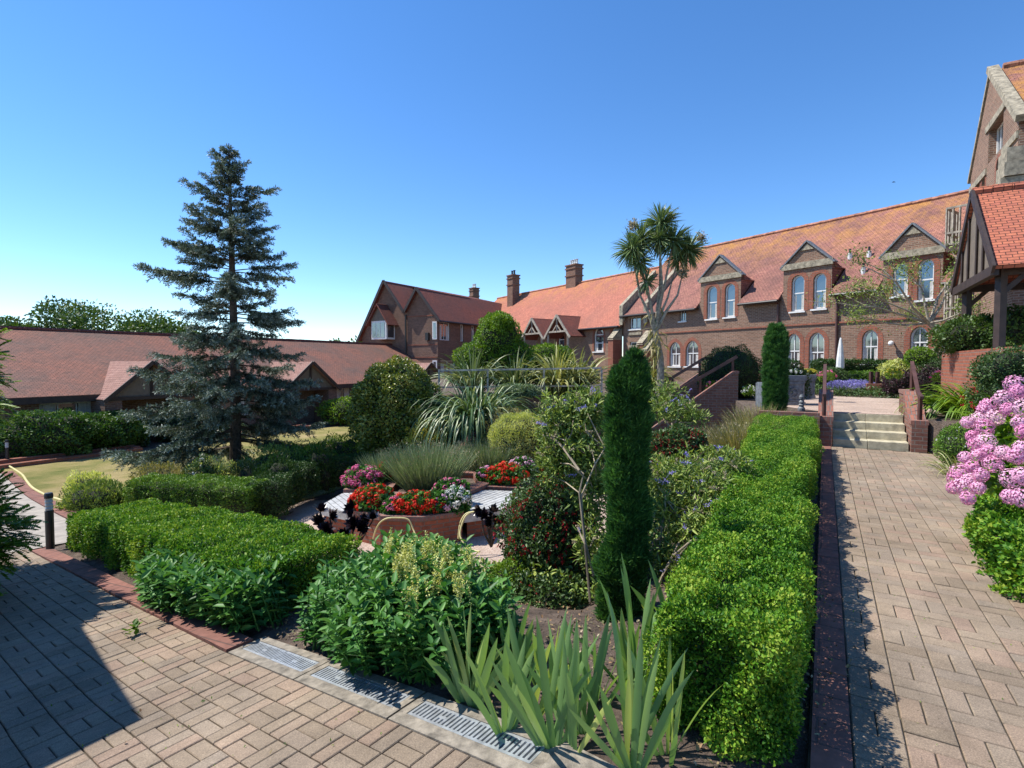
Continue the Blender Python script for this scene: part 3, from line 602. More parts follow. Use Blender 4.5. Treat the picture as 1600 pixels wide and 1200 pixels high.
# balconies
def balcony(u0,u1,z0,dep,label_parent):
    bl=MB(); h=1.35
    for z in (z0+.05,z0+h*.33,z0+h): 
        bl.bar(Fm.p(u0,dep,z),Fm.p(u1,dep,z),.05,.07); bl.bar(Fm.p(u0,0,z),Fm.p(u0,dep,z),.05,.07)
    n=4
    for i in range(n+1): bl.bar(Fm.p(u0+(u1-u0)*i/n,dep,z0),Fm.p(u0+(u1-u0)*i/n,dep,z0+h),.05,.05)
    for i in range(5): bl.bar(Fm.p(u0,dep*i/5,z0),Fm.p(u0,dep*i/5,z0+h),.05,.06)
    o=bl.build('balcony',M['grey_wood'],main)
    b2=MB(); b2.box(Fm.p((u0+u1)/2,dep/2,z0-.12),u1-u0,dep,.2,(*Fm.d,0)); b2.build('deck',M['brown_wood'],o)
k=uz(1478,380,v=1.3); balcony(uz(1478,380,v=1.3)[0],uR-.6,k[1]-.1,1.3,main)
k=uz(1476,497,v=1.3); balcony(uz(1476,497,v=1.3)[0],uR-.6,k[1]-.1,1.3,main)
# middle wing
U1=uL-.2; U0=uz(757,490)[0]; U0=uz(752,500)[0]; E2,R2z,R2v=4.42,8.45,-4.3
mid=thing('brick_house','middle brick range with salmon roof, pointed windows and two small gabled porches','building',Fm.p((U0+U1)/2,-3,ZF))
r2z=lambda v:E2+(R2z-E2)*v/R2v
W2=[]
for q in ((928,943,510,549),(955,965,512,548),(872,882,520,552)):
    u0=uz(q[0],q[3])[0]; u1=uz(q[1],q[3])[0]; x=(q[0]+q[1])/2; W2.append((u0,u1,uz(x,q[3])[1],uz(x,q[2])[1]))
h2=[arch(a,b,c,d,'point') for a,b,c,d in W2]
m=MB(); wallholes(m,Fm,[(U0-3,-1.5),(U1,-1.5),(U1,E2),(U0-3,E2)],h2); m.build('wall',M['brick'],mid)
for h in h2: window(Fm,h,mid,'point',bars=(0,2),archw=.16)
m=MB(); f2=lambda u,v:Fm.p(u,v,r2z(v)); roofslab(m,f2(U0-4,.35),f2(U1+.1,.35),f2(U1+.1,R2v),f2(U0-4,R2v)); roofslab(m,Fm.p(U1+.1,2*R2v-.35,E2-.3),Fm.p(U0-4,2*R2v-.35,E2-.3),f2(U0-4,R2v),f2(U1+.1,R2v)); rf=m.build('roof',M['tile_mid'],mid)
m=MB(); sagline(m,Fm.p(U0-4,R2v,R2z+.02),Fm.p(U1,R2v,R2z+.02),.1,50); m.build('ridge_tiles',M['ridge'],rf)
m=MB(); m.tube([Fm.p(U0-3,.4,E2-.36),Fm.p(U1,.4,E2-.36)],.07,8); m.build('gutter',M['gutter'],mid)
def chimney(u,v,z0,z1,w,d,pots,parent,col='brick_dark'):
    m=MB(); m.box(Fm.p(u,v,(z0+z1)/2),w,d,z1-z0,(*Fm.d,0))
    for zz in (z1-.05,z1-.35,z1-.95): m.box(Fm.p(u,v,zz),w+.14,d+.14,.1,(*Fm.d,0))
    c=m.build('chimney',M[col],parent); m=MB()
    for i in range(pots):
        x=u+(i-(pots-1)/2)*w*.8/max(pots,1); m.lathe(Fm.p(x,v,z1),[(.11,0),(.13,.05),(.09,.15),(.09,.38),(.12,.4),(.12,.45)],8)
    m.build('chimney_pot',M['flue'] if pots>2 else M['gutter'],c)
for px,yb,yt,v,w,n in ((802,470,430,-3.3,.95,2),(897,447,414,-4.3,1.25,4),(741,466,450,-5.2,.9,3)):
    u,z0=uz(px,yb,v=v); z1=uz(px,yt,v=v)[1]; chimney(u,v,z0-1.4,z1,w,.8,n,rf)
for xa,ya,xl,xr,yb in ((831,497,812,850,526),(870,492,850,899,523)):
    v=1.5; uc,za=uz(xa,ya,v=v); hw=1.45; zb=uz(xl,yb,v=v)[1]; zb=za-1.55; vb=max(R2v*(zb-E2)/(R2z-E2),-3) if zb>E2 else 0; va=R2v*(za-E2)/(R2z-E2) if za>E2 else 0
    m=MB()
    for s_ in (-1,1): roofslab(m,Fm.p(uc+s_*hw,v,zb),Fm.p(uc+s_*hw,min(0,vb),zb),Fm.p(uc,min(0,va)-.2,za),Fm.p(uc,v,za),.08)
    pr=m.build('porch',M['tile_block'],mid); m=MB()
    for s_ in (-1,1):
        m.bar(Fm.p(uc+s_*(hw+.05),v+.03,zb-.12),Fm.p(uc,v+.03,za-.02),.07,.16); m.bar(Fm.p(uc+s_*(hw-.3),v-.1,ZF),Fm.p(uc+s_*(hw-.3),v-.1,zb+.2),.14,.14)
    m.bar(Fm.p(uc-hw+.4,v,zb+.35),Fm.p(uc+hw-.4,v,zb+.35),.06,.12); m.bar(Fm.p(uc,v,zb+.35),Fm.p(uc,v,za-.2),.06,.1); m.bar(Fm.p(uc-.5,v,zb+.35),Fm.p(uc,v,zb+.85),.05,.08); m.bar(Fm.p(uc+.5,v,zb+.35),Fm.p(uc,v,zb+.85),.05,.08)
    m.build('timber_gable',M['grey_wood'],pr)
# ------------------------------------------------------------------ block with two gables
Fb=Fr(ST(33,0)[:2],(CA,-SA),(-SA,-CA))      # face towards the camera; u = t
blk=thing('brick_house','tall brown brick block with twin gables facing the lawn and a small oriel window','building',ST(37,-30,-1.7))
tc=-26.2; zr=7.66; ze=5.35
outer=[(-34.4,-1.8),(tc,-1.8),(tc,ze),(-28.1,zr),(-29.4,5.88),(-31.6,8.5),(-34.4,3.9)]
hb=[arch(tc-.75,tc-.02,3.55,5.0,'flat'),arch(tc-.75,tc-.02,.45,1.85,'flat')]
def tb(px,py): return Fb.hit(px,py)
m=MB(); wallholes(m,Fb,outer,[]); 
Fs=Fr(ST(33,tc)[:2],(SA,CA),(CA,-SA))        # dark side, u = s-33
wside=[(.25,1.6,3.5,4.95),(3.0,3.5,3.5,4.9),(4.6,5.1,3.5,4.9),(6.3,6.9,3.5,4.9),(8.2,8.9,3.5,4.9),(.35,2.3,.55,1.9),(5.5,7.2,.3,1.9)]
hs=[arch(*q,'flat') for q in wside]; wallholes(m,Fs,[(0,-1.8),(12.5,-1.8),(12.5,ze),(0,ze)],hs)
m.build('wall',M['brick_dark'],blk)
for h in hs: window(Fs,h,blk,'flat',bars=(1,0),archw=0,sill=False,curtain=.8)
for (z0,z1) in ((3.55,4.95),(.5,1.9)):
    m=MB(); a,b=tb(676,520)[0],tc-.06; m.box(Fb.p((a+b)/2,.02,(z0+z1)/2),b-a,.05,z1-z0,(*Fb.d,0)); w=m.build('window',M['white'],blk)
    m=MB(); m.box(Fb.p((a+b)/2,.04,(z0+z1)/2),b-a-.2,.03,z1-z0-.2,(*Fb.d,0)); m.build('pane',M['glass'],w)
m=MB()
for z in (5.45,3.15,2.15): m.box(Fb.p((tc-29.3)/2,.01,z),29.3+tc,.05,.09,(*Fb.d,0))
m.build('string_course',M['brick_red'],blk)
m=MB()
def rf3(m,ta,za,tb_,zb,s0,s1): roofslab(m,ST(s0,tb_,zb),ST(s1,tb_,zb),ST(s1,ta,za),ST(s0,ta,za),.1)
rf3(m,-28.1,zr,tc+.35,ze-.32,32.7,45.6); rf3(m,-28.1,zr,-29.45,5.85,32.7,40); rf3(m,-31.6,8.5,-29.35,5.85,32.7,46); rf3(m,-31.6,8.5,-34.7,3.6,32.7,46)
rf3(m,-28.1,zr,-31.6,8.5,36,46)
rb=m.build('roof',M['tile_block'],blk)
m=MB()
for a,za,b,zb in ((-28.1,zr,tc+.42,ze-.4),(-28.1,zr,-29.4,5.8),(-31.6,8.5,-29.4,5.8),(-31.6,8.5,-34.75,3.5)): m.bar(ST(32.68,a,za+.0),ST(32.68,b,zb),.06,.22)
m.build('bargeboard',M['dark_wood'],rb)
m=MB(); m.tube([ST(32.9,-29.4,-1.6),ST(32.9,-29.4,5.6)],.07,8); m.build('downpipe',M['gutter'],blk)
m=MB(); m.tube([ST(32.7,tc+.42,ze-.42),ST(45,tc+.42,ze-.42)],.07,8); m.build('gutter',M['gutter'],blk)
m=MB(); q=tb(669,526); m.box(Fb.p(q[0],.1,q[1]),.3,.2,.6,(*Fb.d,0)); m.build('wall_lamp',M['gutter'],blk)
# oriel
u0=tb(594,510)[0]; u1=tb(617,510)[0]; z0=tb(600,531)[1]; z1=tb(600,503)[1]; za=tb(603,478)[1]; dv=1.0; uc=(u0+u1)/2
m=MB(); m.box(Fb.p(uc,dv/2,(z0+z1)/2),u1-u0,dv,z1-z0,(*Fb.d,0)); m.prism([Fb.p(u0-.1,dv,z1),Fb.p(u1+.1,dv,z1),Fb.p(uc,dv,za)],(*(Fb.n*-dv),0),1); ori=m.build('oriel_bay',[M['white'],M['panel']],blk)
m=MB()
for i in range(3):
    a=u0+.1+(u1-u0-.2)*i/3; b=u0+.02+(u1-u0-.2)*(i+1)/3; m.box(Fb.p((a+b)/2,dv+.005,(z0+z1)/2),b-a,.03,z1-z0-.3,(*Fb.d,0))
m.box(Fb.p(u1+.005,dv/2,(z0+z1)/2),.03,dv-.3,z1-z0-.3,(*Fb.d,0)); m.build('pane',M['glass'],ori)
m=MB(); 
for s_,ue in ((-1,u0-.45),(1,u1+.45)): roofslab(m,Fb.p(ue,dv+.25,z1-.35),Fb.p(ue,-.1,z1-.35),Fb.p(uc,-.1,za+.1),Fb.p(uc,dv+.25,za+.1),.09)
m.build('bay_roof',M['tile_block'],ori)
# ------------------------------------------------------------------ long low wing on the left
wing=thing('bungalow_wing','long low brick wing with a sweeping brown tiled roof and two small gabled porches','building',ST(12,-28,-1.75))
Fw=Fr(ST(0,-25.6)[:2],(SA,CA),(CA,-SA))      # u = s
sa,sb=-12,33
Ww=[(8.2,10.0,-.9,.15),(3.5,5.5,-.9,.15),(20.9,22.0,-1.0,.3),(22.4,23.5,-1.0,.3),(26,28,-.9,.2),(14.5,16.5,-.9,.2)]
hw=[arch(*q,'flat') for q in Ww]
m=MB(); wallholes(m,Fw,[(sa,-1.9),(sb,-1.9),(sb,.5),(sa,.5)],hw); m.build('wall',M['brick'],wing)
for h in hw: window(Fw,h,wing,'flat',bars=(2,0),archw=0,curtain=.95)
m=MB(); roofslab(m,ST(sa,-25,.42),ST(sb,-25,.42),ST(sb,-31,3.2),ST(sa,-31,3.2),.1); roofslab(m,ST(sb,-37,.42),ST(sa,-37,.42),ST(sa,-31,3.2),ST(sb,-31,3.2),.1); rw=m.build('roof',M['tile_wing'],wing)
m=MB(); sagline(m,ST(sa,-31,3.22),ST(sb,-31,3.22),.1,90); m.build('ridge_tiles',M['tile_block'],rw)
m=MB(); m.box(ST((sa+sb)/2,-25.03,.28),sb-sa,.06,.24,(SA,CA,0)); m.box(ST((sa+sb)/2,-25.3,.2),sb-sa,.55,.03,(SA,CA,0)); m.build('fascia',M['dark_wood'],wing)
for sc0,hwid,za in ((11.5,1.75,1.75),(19.5,1.85,1.75),(29.6,1.8,1.7)):
    m=MB(); tf=-24.1; zb=.32; vb=-25-(zb-.42)/(2.78)*6; va=-25-(za-.42)/2.78*6
    for s_ in (-1,1): roofslab(m,ST(sc0+s_*hwid,tf,zb-.08),ST(sc0+s_*hwid,-25.1,zb-.08),ST(sc0,va-.1,za),ST(sc0,tf,za),.08)
    po=m.build('porch',M['tile_pale'],wing)
    m=MB(); m.prism([ST(sc0-hwid+.2,tf-.25,zb-.1),ST(sc0+hwid-.2,tf-.25,zb-.1),ST(sc0,tf-.25,za-.12)],(-CA*.05,SA*.05,0)); m.build('gable_panel',M['panel'],po)
    m=MB()
    for s_ in (-1,1): m.bar(ST(sc0+s_*(hwid+.04),tf+.02,zb-.16),ST(sc0,tf+.02,za-.02),.06,.15)
    m.bar(ST(sc0-hwid+.15,tf-.2,zb-.08),ST(sc0+hwid-.15,tf-.2,zb-.08),.08,.14); m.bar(ST(sc0,tf-.2,zb-.08),ST(sc0,tf-.2,za-.1),.06,.1); m.build('bargeboard',M['dark_wood'],po)
    for s_ in (-1,1): m=MB(); m.box(ST(sc0+s_*(hwid-.35),-24.9,-.75),.6,1.2,2.0,(SA,CA,0)); m.build('porch_wall',M['brick_dark'],po)
# kerbs in front of the wing
for (a,b),q in zip(((5.3,10.2),(12.6,18.2),(20.4,25.5)),('in front of the round dark bushes','behind the blue spruce','beyond the spruce by the second porch')):
    m=MB(); m.box(ST((a+b)/2,-22.45,-1.66),b-a,.25,.2,(SA,CA,0)); m.box(ST((a+b)/2,-23.1,-1.62),b-a,.25,.26,(SA,CA,0)); m.box(ST(b-.1,-22.78,-1.64),.24,.45,.24,(SA,CA,0))
    tag(m.build('brick_planter_edge',M['brick_red']),'double red brick planter edge of the lawn, '+q,'edging','brick planter edges along the low wing')
# ------------------------------------------------------------------ tall gabled building on the right
tw=thing('brick_house','tall brick building at the right edge with a steep stone coped gable','building',ST(23,8,.6)); Tt=4.7
Ft=Fr(ST(0,Tt)[:2],(SA,CA),(-CA,SA)); (sC,aT)=Ft.hit(1549,110); (sB,eT)=Ft.hit(1517,277); sA=Ft.hit(1592,190)[0]
Wt=[]
for q in ((1544,1566,191,243,'flat'),(1564,1573,236,282,'point'),(1556,1562,248,290,'point'),(1534,1539,274,298,'point'),(1527,1531,281,300,'point')):
    s0_,_=Ft.hit(q[0],q[3]); s1_,_=Ft.hit(q[1],q[3]); zt_=Ft.hit((q[0]+q[1])/2,q[2])[1]; zb_=Ft.hit((q[0]+q[1])/2,q[3])[1]; Wt.append((s1_,s0_,zb_,zt_,q[4]))
ht=[arch(*q) for q in Wt]; m=MB(); wallholes(m,Ft,[(sA,0),(sB,0),(sB,eT),(sC,aT),(sA,eT)],ht,depth=.3)
Fe=Fr(ST(sA,Tt)[:2],(CA,-SA),(-SA,-CA)); wallholes(m,Fe,[(0,0),(10,0),(10,eT),(0,eT)],[]); 
m.build('wall',M['brick'],tw)
for q,h in zip(Wt,ht): window(Ft,h,tw,q[4],bars=(3,0) if q[4]=='flat' else (0,0),depth=.25,curtain=0,sill=False)
m=MB(); roofslab(m,ST(sA-.3,Tt+.15,eT-.3),ST(sA-.3,Tt+12,eT-.3),ST(sC,Tt+12,aT),ST(sC,Tt+.15,aT),.1); roofslab(m,ST(sB+.3,Tt+12,eT-.3),ST(sB+.3,Tt+.15,eT-.3),ST(sC,Tt+.15,aT),ST(sC,Tt+12,aT),.1)
rt=m.build('roof',M['tile_main'],tw); m=MB(); sagline(m,ST(sC,Tt+.3,aT+.03),ST(sC,Tt+12,aT+.03),.12,30); m.build('ridge_tiles',M['ridge'],rt)
m=MB(); m.bar(ST(sA-.25,Tt+.02,eT-.15),ST(sC,Tt+.02,aT+.05),.3,.2); m.bar(ST(sB+.25,Tt+.02,eT-.15),ST(sC,Tt+.02,aT+.05),.16,.12)
wz=Wt[0]
for z0,a,b in ((wz[3],wz[0]-.3,wz[1]+.3),(wz[2]-.3,sA,wz[0]-.1),(wz[2]-.3,wz[1]+.1,sB)): m.box(Ft.p((a+b)/2,.02,z0+.1),b-a,.06,.22,(*Ft.d,0))
m.build('coping',M['stone'],tw)
m=MB()
for i in range(9): z=4.3+i*.42; m.box(ST(sA+.1-.06*(i%2),Tt-.35+i*.03,z),.9,.8-.05*i,.4,(SA,CA,0))
m.build('corner_buttress',M['stone'],tw)
# ------------------------------------------------------------------ timber porch canopy
pc=thing('timber_porch','open timber porch canopy with orange tiled roof and dark posts, standing on a brick wall','porch',ST(15,3.8,1.9))
tp=2.78; s0,s1,scn=13.3,16.7,15.05; zb=3.48; za=5.33
m=MB()
for se in (s0-.15,s1+.15): roofslab(m,ST(se,tp-.12,zb+.0),ST(se,tp+5,zb),ST(scn,tp+5,za),ST(scn,tp-.12,za),.09)
r=m.build('roof',M['tile_porch'],pc); m=MB(); sagline(m,ST(scn,tp-.12,za+.02),ST(scn,tp+5,za+.02),.09,16); m.build('ridge_tiles',M['tile_porch'],r)
m=MB(); m.prism([ST(s0+.0,tp-.06,zb-.02),ST(s1-.0,tp-.06,zb-.02),ST(scn,tp-.06,za-.1)],(CA*.04,-SA*.04,0)); m.build('gable_panel',M['panel'],pc)
m=MB()
for se in (s0-.2,s1+.2): m.bar(ST(se,tp-.12,zb-.08),ST(scn,tp-.12,za+.0),.05,.17)
m.bar(ST(s0-.05,tp-.07,zb-.08),ST(s1+.05,tp-.07,zb-.08),.12,.18)
for q in (-.95,-.4,.35,.95): h_=(za-zb)*(1-abs(q)/1.75); m.bar(ST(scn+q,tp-.075,zb),ST(scn+q,tp-.075,zb+h_-.1),.03,.07)
m.build('bargeboard',M['dark_wood'],pc)
for (a,b) in ((s1-.25,tp+.1),(s0+.3,tp+.1),(s0+.3,tp+3.0),(s1-.25,tp+3.0),(s0+1.6,tp+1.2)):
    m=MB(); m.bar(ST(a,b,1.9),ST(a,b,zb),.13,.13); m.bar(ST(a,b,zb-.5),ST(a,b+.45,zb-.02),.07,.09); m.build('post',M['dark_wood'],pc)
m=MB()
for a in (s0+.3,s1-.25): m.bar(ST(a,tp,zb-.06),ST(a,tp+5,zb-.06),.12,.16)
m.build('beam',M['dark_wood'],pc)
m=MB(); m.box(ST(14.1,2.7,1.2),6.6,.24,1.45,(SA,CA,0)); m.box(ST(17.3,3.6,1.2),.24,1.8,1.45,(SA,CA,0)); o=m.build('brick_wall',M['brick_red']); tag(o,'red brick wall carrying the timber porch posts at the right edge','wall')
m=MB(); m.slab([ST(10.8,2.83)[:2],ST(17.2,2.83)[:2],ST(17.2,8)[:2],ST(10.8,8)[:2]],.6,1.5); struct(m.build('porch_platform',M['gravel'],base=(0,0,0)))
# ================================================================== GARDEN WALLS, STEPS, RAILS
stp=thing('garden_steps','four buff concrete steps rising from the straight path to the terrace','steps',ST(12.8,.75,0))
for i in range(4):
    m=MB(); z=(i+1)*.1475
    for a,b in ((.16,.745),(.75,1.39)): m.box(ST(12.38+i*.31+.2,(a+b)/2,z-.09),.40,b-a,.18,(SA,CA,0))
    m.build('tread',M['step'],stp,bev=.008)
def sidewall(name,t,label,mirror):
    w=thing(name,label,'wall',ST(13,t,0)); m=MB(); hw=.12
    prf=[(12.25,-.05),(14.3 if mirror else 13.5,-.05),(14.3 if mirror else 13.5,1.02),(13.45,1.02),(12.62,.52),(12.25,.52)]
    m.prism([ST(s,t-hw,z) for s,z in prf],np.array((CA,-SA,0))*2*hw); m.build('wall_body',M['brick_wall'],w)
    m=MB(); 
    for (a,za),(b,zb_) in zip(prf[2:-1],prf[3:]):
        p,q=ST(a,t,za+.035),ST(b,t,zb_+.035); m.bar(p,q,.27,.075)
    m.build('coping',M['brick_coping'],w)
    return w
sidewall('step_wall',.03,'low brick wall on the left of the concrete steps, with sloping coping',False)
sidewall('step_wall',1.53,'low brick wall on the right of the concrete steps, with sloping coping',True)
def handrail(label,pts,posts,mat='brown_wood',w=.06,h=.05,name='handrail'):
    r=thing(name,label,'handrail',(pts[0][0],pts[0][1],posts[0][0][2]))
    m=MB()
    for a,b in zip(pts[:-1],pts[1:]): m.bar(a,b,w,h)
    m.build('rail',M[mat],r)
    for a,b in posts: m=MB(); m.bar(a,b,.055,.055); m.build('post',M[mat],r)
    return r
handrail('brown handrail on the left wall of the concrete steps',[ST(12.2,.0,1.02),ST(12.7,.0,1.08),ST(13.5,.0,1.62)],[(ST(12.45,.0,.5),ST(12.45,.0,1.03)),(ST(13.4,0,1.02),ST(13.4,0,1.55))])
handrail('brown handrail on the right wall of the concrete steps',[ST(12.25,1.55,1.02),ST(12.7,1.55,1.08),ST(13.7,1.55,1.68)],[(ST(12.45,1.55,.5),ST(12.45,1.55,1.03)),(ST(13.6,1.55,1.02),ST(13.6,1.55,1.6))])
m=MB(); m.box(ST(12.3,-.62,.3),.22,1.1,.72,(SA,CA,0)); tag(m.build('brick_wall',M['brick_wall']),'low brick wall between the round cypress and the left step wall','wall')
# retaining wall and iron rail
m=MB(); m.box((.9,16.8,-.5),6.5,.24,2.2,(1,0,0)); m.box((.9,16.8,.615),6.5,.28,.06,(1,0,0)); tag(m.build('retaining_wall',M['brick_wall']),'long brown brick retaining wall below the two bar railing','wall')
y=16.8; zt=D(800,577,y)[2]; z1=D(800,605,y)[2]; xs=[D(p,577,y)[0] for p in (686,762,850,940)]
handrail('rusty two bar railing along the top of the retaining wall',[(xs[0],y,zt-.04),(xs[3],y,zt+.04)],[((x,y,.6),(x,y,zt)) for x in xs],'rail',.05,.055,'railing')
m=MB(); m.bar((xs[0],y,z1),(xs[3],y,z1+.05),.05,.05); o=m.build('lower_rail',M['rail'],bpy.data.objects['railing'])
# stair going down to the sunken garden
su=np.array((-.97,.243)); sq_=np.array((.243,.97)); S0=np.array((6.5,15.25))
def sp(l,q,z): p=S0+su*l+sq_*q; return np.array((p[0],p[1],z))
def parapet(label,q,l0):
    w=thing('stair_wall',label,'wall',sp(l0+1.4,q,-1.4)); m=MB(); d=lambda l:1.37-max(0,l-.12)*.76
    m.prism([sp(l0,q,-1.4),sp(l0,q,d(0)),sp(l0+.12,q,d(0)),sp(l0+3.1,q,d(3.1)),sp(l0+3.1,q,-1.5)],(*(sq_*.24),0)); m.build('wall_body',M['brick_wall'],w)
    m=MB(); m.bar(sp(l0-.02,q+.12,d(0)+.03),sp(l0+.12,q+.12,d(0)+.03),.28,.07); m.bar(sp(l0+.12,q+.12,d(0)+.03),sp(l0+3.1,q+.12,d(3.1)+.03),.28,.07); m.build('coping',M['brick_coping'],w)
parapet('near sloping brick wall of the stair that goes down to the sunken garden',0,0)
parapet('far sloping brick wall of the stair, partly behind the nearer one',1.25,.72)
m=MB()
for i in range(11): m.prism([sp(.25+i*.27,.25,-1.4),sp(.25+i*.27+.27,.25,-1.4),sp(.25+i*.27+.27,.25,.59-i*.18),sp(.25+i*.27,.25,.59-i*.18)],(*(sq_*1.0),0))
tag(m.build('garden_stair',M['brick_wall']),'brick stair between the two sloping walls','steps')
Y1,Y2=15.5,16.6
a,b=D(1152,557,Y1),D(1018,634,Y1+.7)
def lerp(a,b,f): return np.array(a)+(np.array(b)-np.array(a))*f
handrail('dark handrail on the near stair wall',[a,b],[(lerp(a,b,f)-(0,0,h),lerp(a,b,f)) for f,h in ((.05,.6),(.42,.72),(.85,.8))],w=.07,h=.09)
a,b=D(1100,560,Y2),D(1019,609,Y2+.5)
handrail('dark handrail on the far stair wall',[a+(.25,0,0),a,b],[(lerp(a,b,f)-(0,0,h),lerp(a,b,f)) for f,h in ((.08,.65),(.6,.7))],w=.07,h=.09)
a,b=D(742,676,13.6),D(703,716,12.9); m=MB(); m.bar(a,b,.26,.08); q1,q2=np.array(a),np.array(b); m.prism([q1-(0,0,.04),q2-(0,0,.04),(q2[0],q2[1],-1.4),(q1[0],q1[1],-1.4)],(.12,.05,0)); tag(m.build('sloping_wall',M['brick_wall']),'short sloping brick wall end rising behind the lavender clumps','wall')
# piers with posts on the terrace
for px,w_,lab in ((1365,.42,'short brick pier with two dark posts on the terrace, left one'),(1405,.3,'thin dark timber post beside the purple black shrub')):
    p=G(px,617,.6) if px<1400 else G(px,610,.6); r=thing('brick_pier',lab,'pier',p); 
    if px<1400: m=MB(); m.box(p+(0,0,.19),w_,w_,.38,(SA,CA,0)); m.build('pier_base',M['brick_red'],r)
    for dx in ((-.1,.12) if px<1400 else (0,)):
        m=MB(); m.bar(p+(dx,0,.0),p+(dx,0,.78),.09,.09); m.build('post',M['brown_wood'],r)
# grey relief planters with flowers, cast bollard
def leadbox(px,py,w,h,dp,label):
    p=G(px,py,.6); r=thing('lead_planter',label,'planter',p); m=MB(); ux=(.97,-.24,0); uy=(.24,.97,0)
    m.box(p+(0,0,h*.45),w*.9,dp*.9,h*.9,ux,uy); m.box(p+(0,0,.04),w,dp,.08,ux,uy); m.box(p+(0,0,h-.07),w*1.04,dp*1.04,.14,ux,uy); m.box(p+(0,0,h-.17),w*.96,dp*.96,.05,ux,uy)
    m.build('box',M['lead'],r,bev=.008)
    m=MB(); f=p-np.array((*(np.array(uy)[:2]*dp*.46),0))
    for dx,sx in ((-.38,.06),(.38,.06)): m.box(f+np.array(ux)*w*dx+(0,0,h*.45),w*sx,.03,h*.66,ux,uy)
    for dz in (.15,.72): m.box(f+(0,0,h*dz),w*.8,.03,.04,ux,uy)
    for i in range(12):
        th=i/12*6.28; m.box(f+np.array(ux)*w*.17*math.cos(th)+(0,0,h*.42+h*.16*math.sin(th)),.05,.035,.05,ux,uy)
    m.box(f+(0,0,h*.42),.09,.04,.09,ux,uy); m.build('relief',M['lead'],r,bev=.006); return p
pl1=leadbox(1237,632,.52,.75,.5,'grey lead planter with relief front and white flowers, right of the round cypress')
pl2=leadbox(1262,622,.3,.72,.5,'narrow dark lead planter just behind the relief planter')
p=G(1188,636,.6); m=MB(); m.box(p+(0,0,.3),.06,.3,.6); m.box(p+(.12,.1,.3),.25,.3,.55); tag(m.build('lead_planter',M['lead']),'grey panel edge showing left of the round cypress','planter')
p=G(1252,648,.5); p[2]=.35; m=MB(); m.lathe(p,[(0,0),(.075,0),(.075,.3),(.05,.33),(.05,.36),(.065,.37),(.045,.4),(.06,.43),(.045,.46),(.03,.48),(.05,.51),(.055,.55),(.03,.6),(0,.61)],14); tag(m.build('iron_post',M['lead'],sm=False),'small grey cast iron post with ringed knob in front of the relief planter','post')
# bollard lights
def bollard(p,h,label):
    r=thing('bollard_light',label,'bollard light',p,'bollard lights'); m=MB(); w=h*.062; m.lathe(p,[(w,0),(w,h*.68),(w*.8,h*.69)],14); m.build('post',M['black'],r)
    m=MB(); m.lathe(p+(0,0,h*.69),[(w*.8,0)]+[(w*(.95 if i%2 else .8),h*.03*i) for i in range(1,8)],14); m.build('lens',M['lens'],r)
    m=MB(); m.lathe(p+(0,0,h*.9),[(0,0),(w*1.02,0),(w*1.05,h*.05),(w*.9,h*.09),(0,h*.1)],14); m.build('cap',M['black'],r)
p=LW(8.45,.0); p[2]=Hs(p[0],p[1]); bollard(p,.8,'black bollard light with ribbed lens at the left end of the low hedge')
p=G(12,727,-1.7); bollard(p,.85,'far black bollard light by the traffic cone at the left edge')
p=G(541,663,-1.72); bollard(p,.95,'small dark bollard light with pale head across the lawn')
p=G(13,731,-1.68)+(-.25,-.3,0); p[2]=-1.66; r=thing('traffic_cone','small orange and white cone with tape at the start of the yellow hose','cone',p); m=MB(); m.box(p+(0,0,.02),.3,.3,.04); m.lathe(p,[(.12,.04),(.09,.16)],12); m.lathe(p,[(.055,.3),(.03,.42),(0,.43)],12); m.build('cone_body',M['orange'],r); m=MB(); m.lathe(p,[(.09,.16),(.055,.3)],12); m.build('white_sleeve',M['white'],r)
# hoses
def hose(label,pts,rr=.013,loop=False):
    P=[np.array(p,float) for p in pts]; out=[]
    for i in range(len(P)-1):
        p0,p1,p2,p3=P[max(i-1,0)],P[i],P[i+1],P[min(i+2,len(P)-1)]
        for k in range(8):
            t=k/8; out.append(.5*((2*p1)+(-p0+p2)*t+(2*p0-5*p1+4*p2-p3)*t*t+(-p0+3*p1-3*p2+p3)*t**3))
    out.append(P[-1]); m=MB(); m.tube(out,rr,8); return tag(m.build('garden_hose',M['hose'],sm=True),label,'hose')
def gl(px,py,h=.03,z=None):
    z=-1.2 if z is None else z
    for _ in range(25): q=G(px,py,z); z=.5*z+.5*(Hs(q[0],q[1])+h)
    return q
hose('yellow hose trailing along the red kerb of the pale path',[gl(12,727,.1),gl(22,733),gl(35,742),gl(42,752),gl(52,763),gl(75,775),gl(100,783),gl(128,797)],.03)
hose('yellow hose looped over the front of the brick planter',[D(583,842,8.5),D(590,822,8.45),D(602,811,8.45),D(620,809,8.45),D(638,812,8.45),D(646,828,8.4),D(650,838,8.3),D(655,846,8.1)],.013)
hose('yellow hose curling down beside the right hand bench',[D(716,842,8.4),D(719,818,8.45),D(728,803,8.5),D(744,800,8.5),D(756,808,8.5),D(744,800,8.5),D(728,806,8.4),D(719,830,8.3),D(722,845,8.2),D(735,858,8.1),D(750,862,8.0)],.013)
